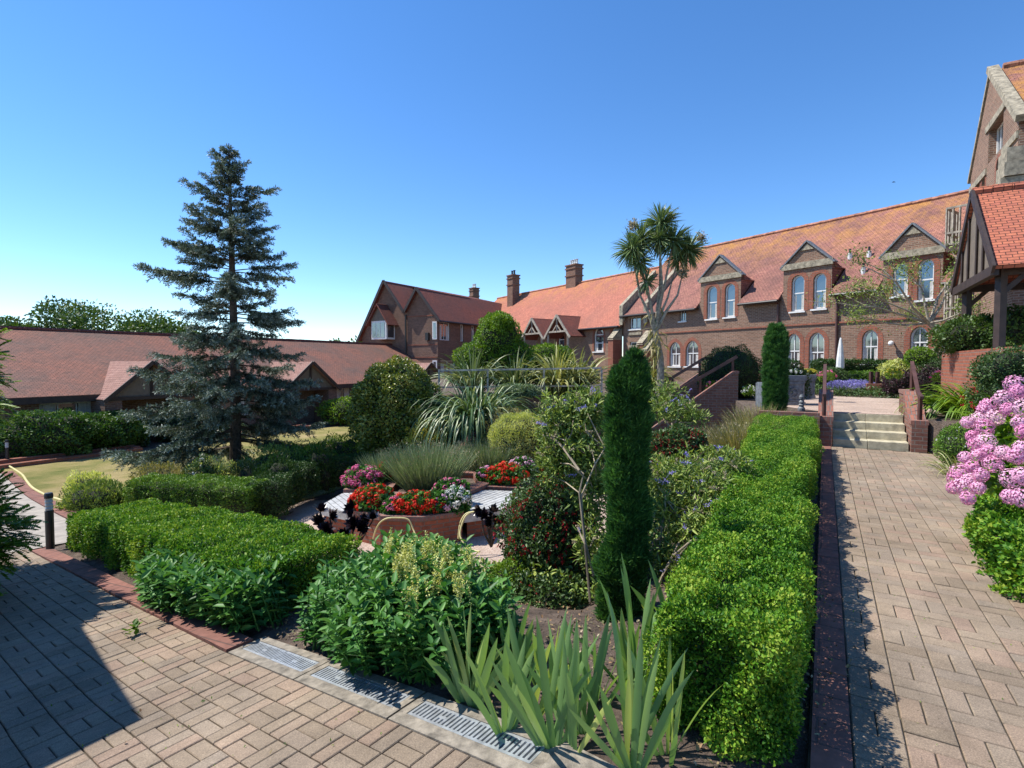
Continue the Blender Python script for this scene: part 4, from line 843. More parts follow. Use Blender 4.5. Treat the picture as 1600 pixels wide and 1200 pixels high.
# ------------------------------------------------------------------ raised bed, planters, benches
def bedwall(name,poly,z0,z1,label,th=.22,z_soil=None,cat='planter',group='brick planters of the sunken garden'):
    poly=ccw([tuple(map(float,p)) for p in poly]); P=[np.array(p) for p in poly]; n=len(P); c=sum(P)/n
    r=thing(name,label,cat,(c[0],c[1],z0),group); inn=[]
    for i in range(n):
        a,b,d=P[i-1],P[i],P[(i+1)%n]; n1=unit((b-a)[::-1]*(-1,1)); n2=unit((d-b)[::-1]*(-1,1)); k=unit(n1+n2); inn.append(b+k*th/max(.4,k@n1))
    m=MB(); V=[(*p,z0) for p in P]+[(*p,z1) for p in P]+[(*p,z1) for p in inn]+[(*p,z0) for p in inn]
    m.add(V,[(i,(i+1)%n,(i+1)%n+n,i+n) for i in range(n)]+[(i+2*n,(i+1)%n+2*n,(i+1)%n+3*n,i+3*n) for i in range(n)]); m.build('brick_sides',M['brick_red'],r)
    m=MB(); out=[p-(q-p)*.12 for p,q in zip(P,inn)]
    V=[(*p,z1-.01) for p in out]+[(*p,z1+.065) for p in out]+[(*p,z1+.065) for p in inn]+[(*p,z1-.01) for p in inn]
    m.add(V,[(i+a*n,(i+1)%n+a*n,(i+1)%n+((a+1)%4)*n,i+((a+1)%4)*n) for i in range(n) for a in range(4)]); o=m.build('coping',M['brick_coping'],r); fixn(o)
    m=MB(); m.add([(*p,z1-.06) for p in inn],[tuple(range(n))]); m.build('soil_fill',M['soil'],r); return r
bedwall('brick_planter',[(-2.75,9.12),(-2.2,8.78),(-1.5,8.72),(-.86,9.06),(-1.07,9.95),(-2.6,10.1)],-1.42,-.95,'front brick planter between the two white benches, full of red and white geraniums')
bedwall('brick_planter',[(-2.62,10.15),(-1.05,10.0),(-.5,11.1),(-.7,12.3),(-2.2,12.5),(-2.68,11.5)],-1.42,-.93,'central raised brick bed holding the tall lavender clump')
bedwall('brick_planter',[(-3.4,10.72),(-2.74,10.7),(-2.7,11.45),(-3.3,11.5)],-1.42,-.97,'small brick planter of pink geraniums behind the left bench')
bedwall('brick_planter',[(-.5,10.98),(.28,10.85),(.45,11.7),(-.42,11.95)],-1.42,-.97,'brick planter of red geraniums behind the right bench')
def bench(label,poly,d):
    poly=ccw([tuple(map(float,p)) for p in poly]); P=[np.array(p) for p in poly]; c=sum(P)/len(P); r=thing('bench',label,'bench',(c[0],c[1],-1.42),'white slatted benches')
    d=unit(d); q=np.array((-d[1],d[0])); zt=-.95; ks=sorted(p@q for p in P); k0,k1=ks[0],ks[-1]; n=int((k1-k0)/.105)
    def clip(pg,nn,cc):
        out=[]
        for i in range(len(pg)):
            a,b=pg[i],pg[(i+1)%len(pg)]; da,db=a@nn-cc,b@nn-cc
            if da>=0: out.append(a)
            if da*db<0: out.append(a+(b-a)*da/(da-db))
        return out
    m=MB(); g=(k1-k0)/n
    for i in range(n):
        pg=clip(P,q,k0+i*g+.009); pg=clip(pg,-q,-(k0+(i+1)*g-.009)) if len(pg)>2 else pg
        if len(pg)>2: m.slab([tuple(p) for p in pg],zt-.03,zt+random.gauss(0,.001))
    m.build('slats',M['white_wood'],r)
    m=MB()
    for i in range(len(P)):
        a,b=P[i],P[(i+1)%len(P)]; a2=a+(c-a)*.03; b2=b+(c-b)*.03; m.bar((*a2,zt-.095),(*b2,zt-.095),.03,.12)
    m.build('fascia_board',M['white_wood'],r)
    m=MB(); m.slab([tuple(c+(p-c)*.86) for p in P],-1.42,zt-.04); m.build('brick_base',M['brick_red'],r)
bench('white slatted bench on the left side of the front geranium planter',[(-3.52,9.59),(-3.4,10.58),(-2.78,10.6),(-2.65,10.1),(-2.76,9.14)],(.55,-.83))
bench('white slatted bench on the right side of the front geranium planter',[(-.84,9.08),(-1.03,9.95),(-.6,10.85),(.2,10.72),(.02,9.5)],(.55,.83))
# parasol, lattice
p=G(1313,582,.6); p=D(1313,560,19.5); p[2]=.6; r=thing('parasol','folded white parasol against the brick wall of the main wing','parasol',p); m=MB(); m.tube([p,p+(0,0,2.0)],.025,8); m.build('pole',M['white'],r); m=MB(); m.lathe(p,[(.05,.75),(.14,.9),(.13,1.2),(.09,1.6),(.04,1.95),(0,2.0)],9); m.build('canopy',M['white'],r)
m=MB(); a=D(1455,545,18.5); b=D(1492,545,18.5)
for i in range(9): m.bar((lerp(a,b,i/8)[0],18.5,.6),(lerp(a,b,i/8)[0],18.5,2.15),.04,.04)
for z in (1.1,1.5,1.8,2.0,2.15): m.bar((a[0],18.46,z),(b[0],18.46,z),.03,.05)
tag(m.build('lattice_fence',M['grey_wood']),'grey lattice fence panel below the bare branched tree','fence')
# house corner and porch beside the photographer, outside the frame on the left: it shades the path
nb=thing('brick_house','brick house corner at the far left outside the frame, shading the near path','building',(-6.5,2.2,-.4))
c0=np.array((-3.93,3.34)); d1=unit((-1.02,.92)); d2=unit((-.6,-1.0)); m=MB()
m.slab([tuple(c0),tuple(c0+d1*3),tuple(c0+d1*3+d2*5),tuple(c0+d2*5)],2.35,2.6); m.build('flat_roof',M['dark_wood'],nb)
m=MB(); m.slab([tuple(c0+d1*.3+d2*.4+(-.35,0)),tuple(c0+d1*1.3+d2*.4+(-.35,0)),tuple(c0+d1*1.3+d2*4.6),tuple(c0+d1*.3+d2*4.6)],-1,2.35); m.build('wall',M['brick'],nb)
# ================================================================== PLANTING
def plant(name,label,cat,loc,group=None): return thing(name,label,cat,loc,group)
def hedge(label,pts,ws,hs,dens,size,mat,kind='d',bumpy=.05,wl=.35,seed=0,base=None,zf=None,coremat='core',asp=.55,thick=.09,ends=True,group=None,bald=0,near=None):
    pts=[np.array(p[:2],float) for p in pts]; sl=[np.linalg.norm(b-a) for a,b in zip(pts[:-1],pts[1:])]; cs=np.concatenate([[0],np.cumsum(sl)]); Ls=cs[-1]
    ws=np.interp(cs,[0,Ls],ws) if len(ws)==2 and len(pts)!=2 else np.array(ws,float); hs=np.interp(cs,[0,Ls],hs) if len(hs)==2 and len(pts)!=2 else np.array(hs,float)
    zf=zf or H; P_=np.array(pts)
    def center(l): return np.stack([np.interp(l,cs,P_[:,0]),np.interp(l,cs,P_[:,1])],-1)
    def tang(l): return nrm(center(np.minimum(l+.15,Ls))-center(np.maximum(l-.15,0)))
    def mk(l,side,vert,off=0):      # side -1..1, vert 0..1
        c=center(l); t=tang(l); q=np.stack([t[:,1],-t[:,0]],-1); w=np.interp(l,cs,ws)/2; h=np.interp(l,cs,hs); z=zf(c[:,0],c[:,1])
        xy=c+q*(side*(w+off))[:,None]; return np.concatenate([xy,(z+vert*h+off*(vert>.9))[:,None]],1)
    wm,hm=ws.mean(),hs.mean(); area=Ls*(wm+2*hm)+2*wm*hm; n=int(area*dens)
    r=plant('hedge',label,'hedge',(*center(np.array([Ls/2]))[0],float(zf(*center(np.array([Ls/2]))[0]))),group)
    l=rng.random(n)*Ls; k=rng.random(n)*(wm+2*hm); side=np.where(k<hm,-1,np.where(k<hm+wm,(k-hm)/wm*2-1,1.)); vert=np.where(k<hm,k/hm,np.where(k<hm+wm,1,(wm+2*hm-k)/hm))
    t=tang(l); q=np.stack([t[:,1],-t[:,0]],-1); N=np.concatenate([q*(side*(np.abs(side)**6))[:,None],(np.clip(vert,0,1)**6)[:,None]],1); N=nrm(N+1e-6)
    if ends:
        ne=int(n*2*wm*hm/area*1.3); le=np.where(rng.random(ne)<.5,0.,Ls); sd_=rng.uniform(-1,1,ne); ve=rng.random(ne); te=tang(le); s_=np.where(le>0,1,-1); Ne=np.concatenate([te*s_[:,None],np.zeros((ne,1))],1)
        l=np.concatenate([l,le]); side=np.concatenate([side,sd_]); vert=np.concatenate([vert,ve]); N=np.concatenate([N,Ne])
    # round the shoulders
    rd=.12; sh=np.clip((np.abs(side)-.8)/.2,0,1)*np.clip((vert-.8)/.2,0,1); P=mk(l,side*(1-.06*sh),vert*(1-rd*.5*sh*sh))
    lf=Lump(wl,seed=seed); lf2=Lump(wl*.35,seed=seed+1); P=P+N*(bumpy*lf(P)+bumpy*.8*lf2(P))[:,None]-N*(thick*rng.random(len(P))**1.5)[:,None]
    if bald:
        keep=(vert>bald*(.7+.6*rng.random(len(P))))|(rng.random(len(P))<.15); P,N=P[keep],N[keep]
    R=np.clip(rng.random(len(P))*.8+.32*lf(P)+.12*lf2(P)+.1,0,1)
    foliage('leaves',P,N,size,L_[mat],r,asp=asp,out=.55,up=.35,rand=.9,kind=kind,R=R,bend=.05)
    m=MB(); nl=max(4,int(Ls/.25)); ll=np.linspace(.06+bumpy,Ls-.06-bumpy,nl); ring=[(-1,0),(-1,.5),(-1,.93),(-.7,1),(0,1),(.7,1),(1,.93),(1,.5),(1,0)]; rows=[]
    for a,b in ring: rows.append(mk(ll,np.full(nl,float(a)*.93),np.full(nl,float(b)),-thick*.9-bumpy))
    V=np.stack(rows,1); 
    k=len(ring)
    m.add(V.reshape(-1,3),[(i*k+j,i*k+j+1,(i+1)*k+j+1,(i+1)*k+j) for i in range(nl-1) for j in range(k-1)]+[tuple(range(k)),tuple(range((nl-1)*k,nl*k))]); m.build('shade_core',M[coremat],r,sm=False)  # solid core added behind the leaves, its dark colour standing for shade
    return r
def twigs(m,c,r,n,n0=None,rr=.012,up=.6):
    for i in range(n):
        d=rdir(1)[0]; d[2]=abs(d[2])+up*.5; d=unit(d); e=np.array(c)+d*np.array(r)*rng.uniform(.5,.9); b=np.array(c)+(rng.normal()*.05,rng.normal()*.05,-r[2]*.95 if len(np.shape(r)) else -r)
        mid=(b+e)/2+rng.normal(size=3)*.08*np.mean(r); m.tube([b,mid,e],[rr*1.3,rr,rr*.4],5)
def bush(name,label,cat,c,r,n,size,mat,lump=.18,wl=.6,seed=0,asp=.5,kind='d',inner=.7,gap=None,core=.8,group=None,out=.6,up=.3,base=None,rand=.9,corelump=None,bend=.15):
    c=np.array(c,float); r=np.array(r,float)*np.ones(3); o=plant(name,label,cat,(c[0],c[1],c[2]-r[2]*.75 if base is None else base),group)
    P,N=ell(c,r,n,lump,wl,inner,seed,gap=gap); lf=Lump(wl,seed=seed+9); R=np.clip(rng.random(len(P))*.75+.3*lf(P)+.12,0,1)
    foliage('leaves',P,N,size,L_[mat],o,asp=asp,kind=kind,out=out,up=up,rand=rand,R=R,bend=bend)
    if core: coreball('shade_core',c,r,M['core'],o,lump,wl,seed,core)
    else:
        m=MB(); twigs(m,c,r,14); m.build('stems',M['bark_pale'],o)
    return o
def flowers(name,C,rad_,k,size,mat,parent,shape='ball',flat=1.0):
    """flower heads: k petals over each ball"""
    n=len(C); d=rdir(n*k); d[:,2]=np.abs(d[:,2])*flat+.0*d[:,2] if shape=='dome' else d[:,2]; d=nrm(d); rr=np.repeat(np.asarray(rad_)*np.ones(n),k)
    P=np.repeat(C,k,0)+d*(rr*rng.uniform(.8,1.05,n*k))[:,None]; t=nrm(np.cross(d,rdir(n*k))); sz=size*rng.uniform(.7,1.2,n*k)
    V,Fc=leafverts(P-t*(sz/2)[:,None],t,d,sz,.85,.1,'d'); R=np.clip(np.repeat(rng.random(n),k)*.6+rng.random(n*k)*.4,0,1); return rawmesh(name,V,Fc,R,L_[mat],parent)
# ---------------- clipped hedges
pts=[ST(s,t)[:2] for s,t in ((2.36,-.36),(3.2,-.37),(5.0,-.42),(7.5,-.5),(9.5,-.58),(11.7,-.62))]
hedge('long clipped box hedge along the straight path, nearest and brightest one',pts,[.56,.58,.6,.76,.95,1.0],[.56,.6,.6,.6,.62,.62],19000,.019,'box',kind='f',bumpy=.055,wl=.34,seed=1,thick=.12,zf=lambda x,y:np.zeros_like(np.asarray(x,float)))
pts=[LW(l,w)[:2] for l,w in ((2.95,.66),(4.2,.66),(6,.68),(8.35,.66))]
hedge('low clipped box hedge above the sloping path, left foreground, behind the bollard light',pts,[.95,1.05,1.1,1.0],[.44,.5,.5,.46],8000,.03,'box',bumpy=.04,wl=.5,seed=2,zf=lambda x,y:prof(toLW(x,y)[0]))
zc=lambda z:(lambda x,y:np.full(np.shape(x),z) if np.ndim(x) else z)
a=D(186,790,10.3);b=D(300,800,10.5);c=D(405,800,10.4); 
hedge('clipped hedge with bare brown legs in front of the spruce bed',[(a[0],10.9),(b[0],10.75),(c[0],10.5)],[.8,.85,.8],[.66,.66,.62],4200,.034,'box_far',bumpy=.04,seed=3,zf=zc(-1.36),bald=.32)
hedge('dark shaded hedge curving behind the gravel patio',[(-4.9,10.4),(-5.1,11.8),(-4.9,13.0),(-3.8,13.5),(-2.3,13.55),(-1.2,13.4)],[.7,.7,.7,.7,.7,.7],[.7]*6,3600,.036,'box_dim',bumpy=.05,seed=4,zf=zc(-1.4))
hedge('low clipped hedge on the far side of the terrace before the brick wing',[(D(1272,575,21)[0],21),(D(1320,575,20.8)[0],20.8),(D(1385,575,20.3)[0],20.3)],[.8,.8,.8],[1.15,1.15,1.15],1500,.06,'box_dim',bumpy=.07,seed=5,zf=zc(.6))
# ---------------- blue spruce
def spruce(label,base,Ht,prof_):
    r=plant('spruce_tree',label,'tree',base); base=np.array(base,float); m=MB(); m.tube([base-(0,0,.1),base+(0.05,0,Ht*.3),base+(0,.03,Ht*.7),base+(0,0,Ht)],[.16,.13,.07,.012],10); m.build('trunk',M['bark'],r)
    bm=MB(); TP=[];TD=[];TR=[]; z=.115*Ht
    while z<Ht*.985:
        f=z/Ht; nb=int(np.interp(f,[0,.5,1],[7,7,5])); a0=rng.random()*6.28
        for i in range(nb):
            az=a0+i*6.283/nb+rng.normal()*.22; L=np.interp(f,*prof_)*rng.uniform(.6,1.2)
            if rng.random()<.1: L*=.55
            up=np.interp(f,[0,.3,.6,1],[-.18,-.02,.15,.75]); h=np.array((math.cos(az),math.sin(az),0)); p=base+(0,0,z+rng.normal()*.11); d=unit(h+(0,0,up)); pts=[p]; k=9
            for j in range(k): u=j/k; d=unit(d+(0,0,(-.05 if u<.45 else .13)*(1.2-f))+rng.normal(size=3)*.03); pts.append(pts[-1]+d*L/k)
            bm.tube(pts,[.028*(1-f)*(1-j/k)+.006 for j in range(k+1)],4,cap=False)
            side=np.cross(h,(0,0,1)); cum=0
            st=np.interp(f,[0,.3,.75,1],[.34,.30,.18,.02]); nt_=max(4,int(L*(1-st)*11))
            for j in range(nt_):
                u=st+(1-st)*(j+rng.random())/nt_; q=u*k; i0=min(int(q),k-1); pp=pts[i0]+(pts[i0+1]-pts[i0])*(q-i0); ax=unit(pts[i0+1]-pts[i0])
                for sg in (-1,1,0):
                    if sg==0 and rng.random()<.45: continue
                    tl=L*.36*(1.08-u)**.7*rng.uniform(.5,1.1)+.07; td=unit(ax*.75+side*sg*rng.uniform(.6,1.0)+(0,0,rng.uniform(-.45,.25)) if sg else ax+(0,0,rng.uniform(-.7,.7)))
                    ns=max(3,int(tl/.035)); us=(np.arange(ns)+.5)/ns; Pq=pp+td*tl*us[:,None]+np.array((0,0,-1))*(tl*.22*us**2)[:,None]
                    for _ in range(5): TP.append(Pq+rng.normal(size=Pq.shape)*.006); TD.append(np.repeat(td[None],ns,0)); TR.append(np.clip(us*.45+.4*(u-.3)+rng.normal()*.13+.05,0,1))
        z+=np.interp(f,[0,.5,1],[.34,.34,.17])*(Ht/8.6)*rng.uniform(.8,1.2)
    bm.build('branches',M['bark'],r); P=np.concatenate(TP);Dd=np.concatenate(TD);R=np.concatenate(TR); n=len(P)
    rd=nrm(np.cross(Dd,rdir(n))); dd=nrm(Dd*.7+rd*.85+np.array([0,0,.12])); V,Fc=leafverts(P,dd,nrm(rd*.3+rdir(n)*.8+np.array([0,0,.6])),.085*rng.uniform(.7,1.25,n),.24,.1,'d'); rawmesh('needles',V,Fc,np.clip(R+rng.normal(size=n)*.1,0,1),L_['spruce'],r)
    return n
p=D(368,742,15.0); base=np.array((p[0],15.0,-1.7)); top=D(351,224,15.0)[2]
spruce('tall blue spruce with a bare lower trunk standing at the edge of the lawn',base,top+1.7,([0,.10,.2,.3,.45,.58,.7,.8,.88,.94,.98,1],[2.2,2.5,2.5,2.2,1.85,1.85,1.55,1.2,.75,.42,.15,.05]))
# ---------------- broadleaf trees behind the low wing
def crowntree(label,base,Ht,cr,n,size,mat,seed,cat='tree',clumps=26,name='broadleaf_tree',zlow=.35,group=None):
    base=np.array(base,float); r=plant(name,label,cat,base,group); g=np.random.default_rng(seed); m=MB(); m.tube([base,base+(0,0,Ht*.3),base+(.1,0,Ht*.55)],[Ht*.035,Ht*.028,Ht*.015],8)
    P=[];N=[];R=[]; k=n//clumps
    for i in range(clumps):
        th=g.random()*6.28; zz=g.uniform(zlow,1); rr=math.sqrt(max(0,1-((zz-.6)/.45)**2))*math.sqrt(g.uniform(.1,1)); c=base+(math.cos(th)*rr*cr,math.sin(th)*rr*cr,zz*Ht-cr*.1); s=cr*g.uniform(.2,.36)
        if i<14: m.tube([base+(0,0,Ht*.25),(base+(0,0,Ht*.4)+c)/2,c],[Ht*.015,Ht*.01,Ht*.003],5)
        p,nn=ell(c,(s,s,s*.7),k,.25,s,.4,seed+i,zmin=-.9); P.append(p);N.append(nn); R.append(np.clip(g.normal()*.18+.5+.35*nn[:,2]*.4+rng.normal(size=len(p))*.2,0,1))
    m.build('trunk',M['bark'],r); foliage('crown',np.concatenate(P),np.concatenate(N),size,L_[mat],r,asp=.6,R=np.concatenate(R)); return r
for px,yt,Y,cr,lab,sd_ in ((30,488,46,4.5,'dark round tree top at the far left behind the low wing',1),(165,465,44,6.6,'wide feathery tree crown behind the ridge of the low wing',2),(75,497,45,4.2,'low dark tree between the two bigger crowns behind the low wing',3),(255,490,46,4.6,'tree crown behind the ridge, partly hidden by the blue spruce',4)):
    t=D(px,yt,Y); crowntree(lab,(t[0],Y,-1.8),t[2]+1.0,cr,24000,.27,'tree',sd_,clumps=34,zlow=.3,group='trees behind the low wing')
t=D(551,525,75); crowntree('tiny dark tree top behind the low roof beside the gabled block',(t[0],75,-1.8),t[2]+1.8,3.2,2500,.5,'tree',9)
# ---------------- bushes round the garden
bush('round_bush','big dense bush with yellow edged leaves, dark on its right side','bush',(-3.3,15.0,.25),(1.22,1.2,1.45),24000,.085,'privet',.12,.6,11,kind='f',core=.86,inner=.8,base=-1.5)
for i,(px,py,Y,r_,lab,mt) in enumerate(((72,690,18.9,(1.7,1.0,.86),'large dark rounded bush before the low wing, the leftmost','shade'),(160,690,20.4,(1.35,1.0,.75),'dark glossy bush beside the first porch of the low wing','shade'),(206,700,21.2,(.65,.6,.58),'smallest bush by the first porch door of the low wing','dark'))):
    c=D(px,py,Y); c[2]=-1.55+r_[2]*.72; bush('round_bush',lab,'bush',c,r_,9000,.11,mt,.2,.7,20+i,core=.88,inner=.85,group='dark bushes before the low wing')
c=D(538,640,29); bush('round_bush','small green bush below the window at the far end of the low wing','bush',(c[0],29,-1.0),(1.3,1,.75),3500,.13,'bright',.15,.6,24,core=.85)
c=D(300,690,22.5); bush('round_bush','dark low bush on the lawn edge seen through the spruce','bush',(c[0],23,-1.2),(2.0,.8,.7),4000,.13,'dark',.15,.6,25,core=.85)
def at_(px,py,Y): return D(px,py,Y)
# pale conical bush on the terrace (three lobes on one bush)
c=at_(770,540,19); o=plant('bright_shrub','tall bright green shrub with pointed crown behind the railing','shrub',(c[0],19,.6)); Ps=[];Ns=[]
for px,py,rx,rz_ in ((778,530,.85,.95),(750,560,.9,.6),(800,560,.8,.7),(780,508,.5,.42)):
    q=at_(px,py,19); p_,n_=ell(q,(rx,.8,rz_),5200,.16,.4,.7,int(px)); Ps.append(p_);Ns.append(n_); coreball('shade_core',q,(rx,.8,rz_),M['core'],o,.16,.4,int(px),.8)
P=np.concatenate(Ps);N=np.concatenate(Ns); foliage('leaves',P,N,.075,L_['bright'],o,asp=.5,kind='f',R=np.clip(rng.random(len(P))*.7+.4*Lump(.5,seed=2)(P)+.15,0,1))
c=at_(858,562,20); bush('bright_shrub','flat topped bright green shrub beneath the two small porches','shrub',c,(.95,.7,.58),6500,.075,'bright',.12,.5,31,core=.82)
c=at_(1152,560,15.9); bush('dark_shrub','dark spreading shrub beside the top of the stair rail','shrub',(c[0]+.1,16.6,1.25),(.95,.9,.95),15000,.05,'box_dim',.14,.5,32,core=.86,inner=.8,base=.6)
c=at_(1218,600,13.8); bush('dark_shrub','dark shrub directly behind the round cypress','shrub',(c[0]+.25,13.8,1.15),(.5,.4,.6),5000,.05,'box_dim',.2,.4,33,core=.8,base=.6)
c=at_(1437,560,16.5); bush('bright_shrub','small bright green shrub under the arched window with the globe lamp','shrub',c,(.42,.4,.34),2600,.06,'bright',.15,.4,34,core=.8)
for px,py,Y,r_,mt,lab,sz in ((1408,600,16.3,(.55,.45,.42),'plum','purple black shrub between the post and the right handrail',.06),(1455,598,15.8,(.5,.4,.45),'plum','dark bronze shrub right of the purple black one',.06),(1350,597,19.6,(1.1,.5,.4),'box_far','low green shrub behind the lavender on the terrace',.06),(1297,592,19.4,(.7,.5,.4),'fuch','green bedding bush at the left end of the terrace',.06),(1400,582,18.6,(.55,.4,.42),'lime','lime yellow plant behind the pier on the terrace',.07),
        (1482,582,16.0,(.9,.6,.5),'fuch','mixed green shrub on the terrace left of the crocosmia',.06),(1540,528,12.3,(1.1,.7,.5),'tree','leafy green shrub behind the porch posts',.08),(1596,520,11.6,(.6,.6,.55),'tree','leafy green shrub at the right frame edge behind the porch wall',.08),
        (808,612,16.0,(.7,.3,.22),'grass','low grey green plants on top of the retaining wall',.06)):
    c=at_(px,py,Y); bush('border_shrub',lab,'shrub',c,r_,int(5200*r_[0]/.5*.6),sz,mt,.2,.35,int(px),core=.8)
# lavender on terrace
def spikes(name,label,c,r,h,n,mat,lean=.5,wd=.008,seg=4,droop=.2,cat='plant',group=None,top=None,topn=0,base=None,topsize=.02):
    c=np.array(c,float); o=plant(name,label,cat,c,group); a=rng.random(n)*6.283; q=np.sqrt(rng.random(n)); P=c+np.stack([np.cos(a)*q*r*.45,np.sin(a)*q*r*.45,np.zeros(n)],1)
    Dr=np.stack([np.cos(a)*q*lean,np.sin(a)*q*lean,np.ones(n)],1)+rng.normal(size=(n,3))*.12; Ln=h*rng.uniform(.6,1.08,n)
    blades('stalks',P,Dr,Ln,wd,L_[mat],o,droop=droop,seg=seg,twist=1.5)
    if top:
        k=topn; i=rng.integers(0,n,k); d=nrm(Dr[i]); E=P[i]+d*(Ln[i]*.93)[:,None]-np.array([0,0,1])*(Ln[i]*droop*.28)[:,None]; E=E+rng.normal(size=E.shape)*.015
        V,Fc=leafverts(E,nrm(d+rdir(k)*.5),rdir(k),topsize*rng.uniform(.7,1.4,k),.4,.2,'d'); rawmesh('flower_heads',V,Fc,rng.random(k),L_[top],o)
    return o
for i,(px,py) in enumerate(((1315,608),(1328,603),(1340,597),(1352,592))):
    c=D(px,py,17.5+i*.7); c[2]=.6; spikes('lavender','purple flowering lavender on the terrace, '+('nearest the planter','second from the planter','third from the planter','farthest from the planter')[i],c,.5,.5,260,'grass',.7,.01,group='lavender row on the terrace',top='purple',topn=1500,topsize=.045)
# tall lavender clumps in the raised beds
spikes('lavender','large fountain of grey green lavender stalks in the central raised bed','' or (-1.75,11.0,-.95),1.1,1.0,3000,'grass',.7,.010,droop=.08,top='heads',topn=1300,topsize=.035)
spikes('lavender','second grey green clump behind the right part of the central bed',(-.55,12.75,-1.0),1.0,.85,2600,'grass',.6,.012,droop=.1,top='heads',topn=1500,topsize=.035)
spikes('lavender','small grey green clump behind the left bench beside the pink geraniums',(-2.75,11.6,-1.0),.6,.75,1400,'grass',.6,.011,droop=.1)
# geraniums
def geranium(label,c,r,nh,mat,rh=.06,name='geranium',leaf='nettle',k=46,psz=.03):
    c=np.array(c,float); r=np.array(r,float); o=plant(name,label,'flower',(c[0],c[1],c[2]-r[2]*.5),'geraniums in the brick planters'); P,N=ell(c,r,1500,.15,.25,.6,nh); foliage('leaves',P,N,.07,L_[leaf],o,asp=.85)
    g=Lump(.3,seed=nh); d=rdir(nh*9); d=d[(d[:,2]>-.2)&(d[:,1]<.6)][:int(nh*1.7)]; C=c+d*r*(1+.12*g(d*r))[:,None]*1.02; flowers('flower_heads',C,rh*rng.uniform(.7,1.15,len(C)),k,psz,mat,o); return o
gz=-.78
geranium('scarlet geraniums at the left corner of the front planter',(-2.42,9.25,gz),(.38,.28,.27),40,'red')
geranium('scarlet geraniums in the middle of the front planter',(-1.62,9.05,gz-.02),(.50,.24,.22),52,'red')
geranium('bright pink geranium between the scarlet ones in the front planter',(-2.0,8.98,gz-.04),(.19,.14,.16),14,'pink')
geranium('pale mauve geranium at the right of the scarlet ones',(-1.25,9.1,gz),(.22,.18,.19),13,'mauve')
geranium('white geranium at the right corner of the front planter',(-.98,9.2,gz),(.24,.2,.24),24,'whitef')
geranium('pink geranium above the white one',(-1.12,9.75,gz+.06),(.3,.18,.22),17,'pink')
geranium('pink geraniums behind the left bench',(-3.1,11.0,gz),(.4,.28,.27),42,'pink')
geranium('few scarlet geraniums beyond the pink ones behind the left bench',(-2.6,11.4,gz+.1),(.25,.2,.26),12,'red')
geranium('scarlet geraniums behind the right bench',(-.12,11.3,gz),(.42,.3,.27),48,'red')
geranium('mauve geranium above the scarlet ones behind the right bench',(.22,11.65,gz+.14),(.25,.2,.2),18,'mauve')
geranium('small pale pink geranium left of the scarlet ones behind the right bench',(-.55,11.4,gz),(.2,.15,.17),14,'mauve')
# flax clumps
def flax(label,c,h,n,mat,spread=1.0,droop=1.5,wd=.055,lean=.75,name='flax_plant',group='strap leaved flax clumps',seg=8):
    c=np.array(c,float); o=plant(name,label,'plant',c,group); a=rng.random(n)*6.283; q=(.25+.75*np.sqrt(rng.random(n))) if spread>2 else np.sqrt(rng.random(n)); P=c+np.stack([np.cos(a)*q*.22*spread,np.sin(a)*q*.22*spread,np.zeros(n)],1)
    Dr=np.stack([np.cos(a)*q*lean,np.sin(a)*q*lean,np.ones(n)],1)+rng.normal(size=(n,3))*.1
    blades('leaves',P,Dr,h*rng.uniform(.65,1.12,n),wd*rng.uniform(.7,1.2,n),L_[mat],o,droop=droop*rng.uniform(.6,1.3,n)*(.7+.6*q),seg=seg,fold=.35,twist=.9,widest=.45); return o
flax('great drooping striped flax clump in front of the railing',(-1.0,14.6,-.55),2.3,900,'cream',2.1,3.0,.06,.42,seg=10)
flax('yellow striped flax behind the railing, right of the bright shrub',(1.5,17.6,.6),1.75,230,'flaxy',1.2,1.7,.08)
flax('striped flax behind the left end of the railing',(-1.3,17.6,.6),1.7,170,'flax',1.2,1.6,.07)
flax('striped flax behind the middle of the railing',(.1,17.7,.6),1.6,200,'flax',1.3,1.7,.08)
flax('yellow flax behind the railing beside the dark conifer',(2.2,17.9,.6),1.8,150,'flaxy',1.2,1.6,.08)
flax('cream and yellow flax fountain behind the stair walls',(4.45,17.9,.6),1.5,240,'flaxy',1.3,2.0,.075,.8)
flax('crocosmia clump of arching green blades on the right of the terrace',(9.25,10.35,.58),1.1,560,'bright',2.8,1.9,.042,.95,'crocosmia','crocosmia clumps')
flax('smaller crocosmia clump before the porch wall at the right edge',(7.95,8.2,.55),.75,240,'bright',2.0,1.4,.035,.9,'crocosmia','crocosmia clumps')
# crocosmia flowers + companion shrub
c=at_(1572,622,8.6); o=bush('border_shrub','green shrub with small crimson flowers beside the crocosmia','shrub',c,(.5,.4,.36),5500,.045,'fuch',.25,.3,44,core=.75); C,_=ell(c,(.6,.45,.4),60,.2,.3,.9,45); flowers('flower_heads',C,.028,14,.025,'fred',o)
c=at_(1590,580,8.0); bush('border_shrub','green shrub rising to the top of the porch wall at the right edge','shrub',c,(.6,.4,.35),6000,.045,'fuch',.25,.3,46,core=.75)
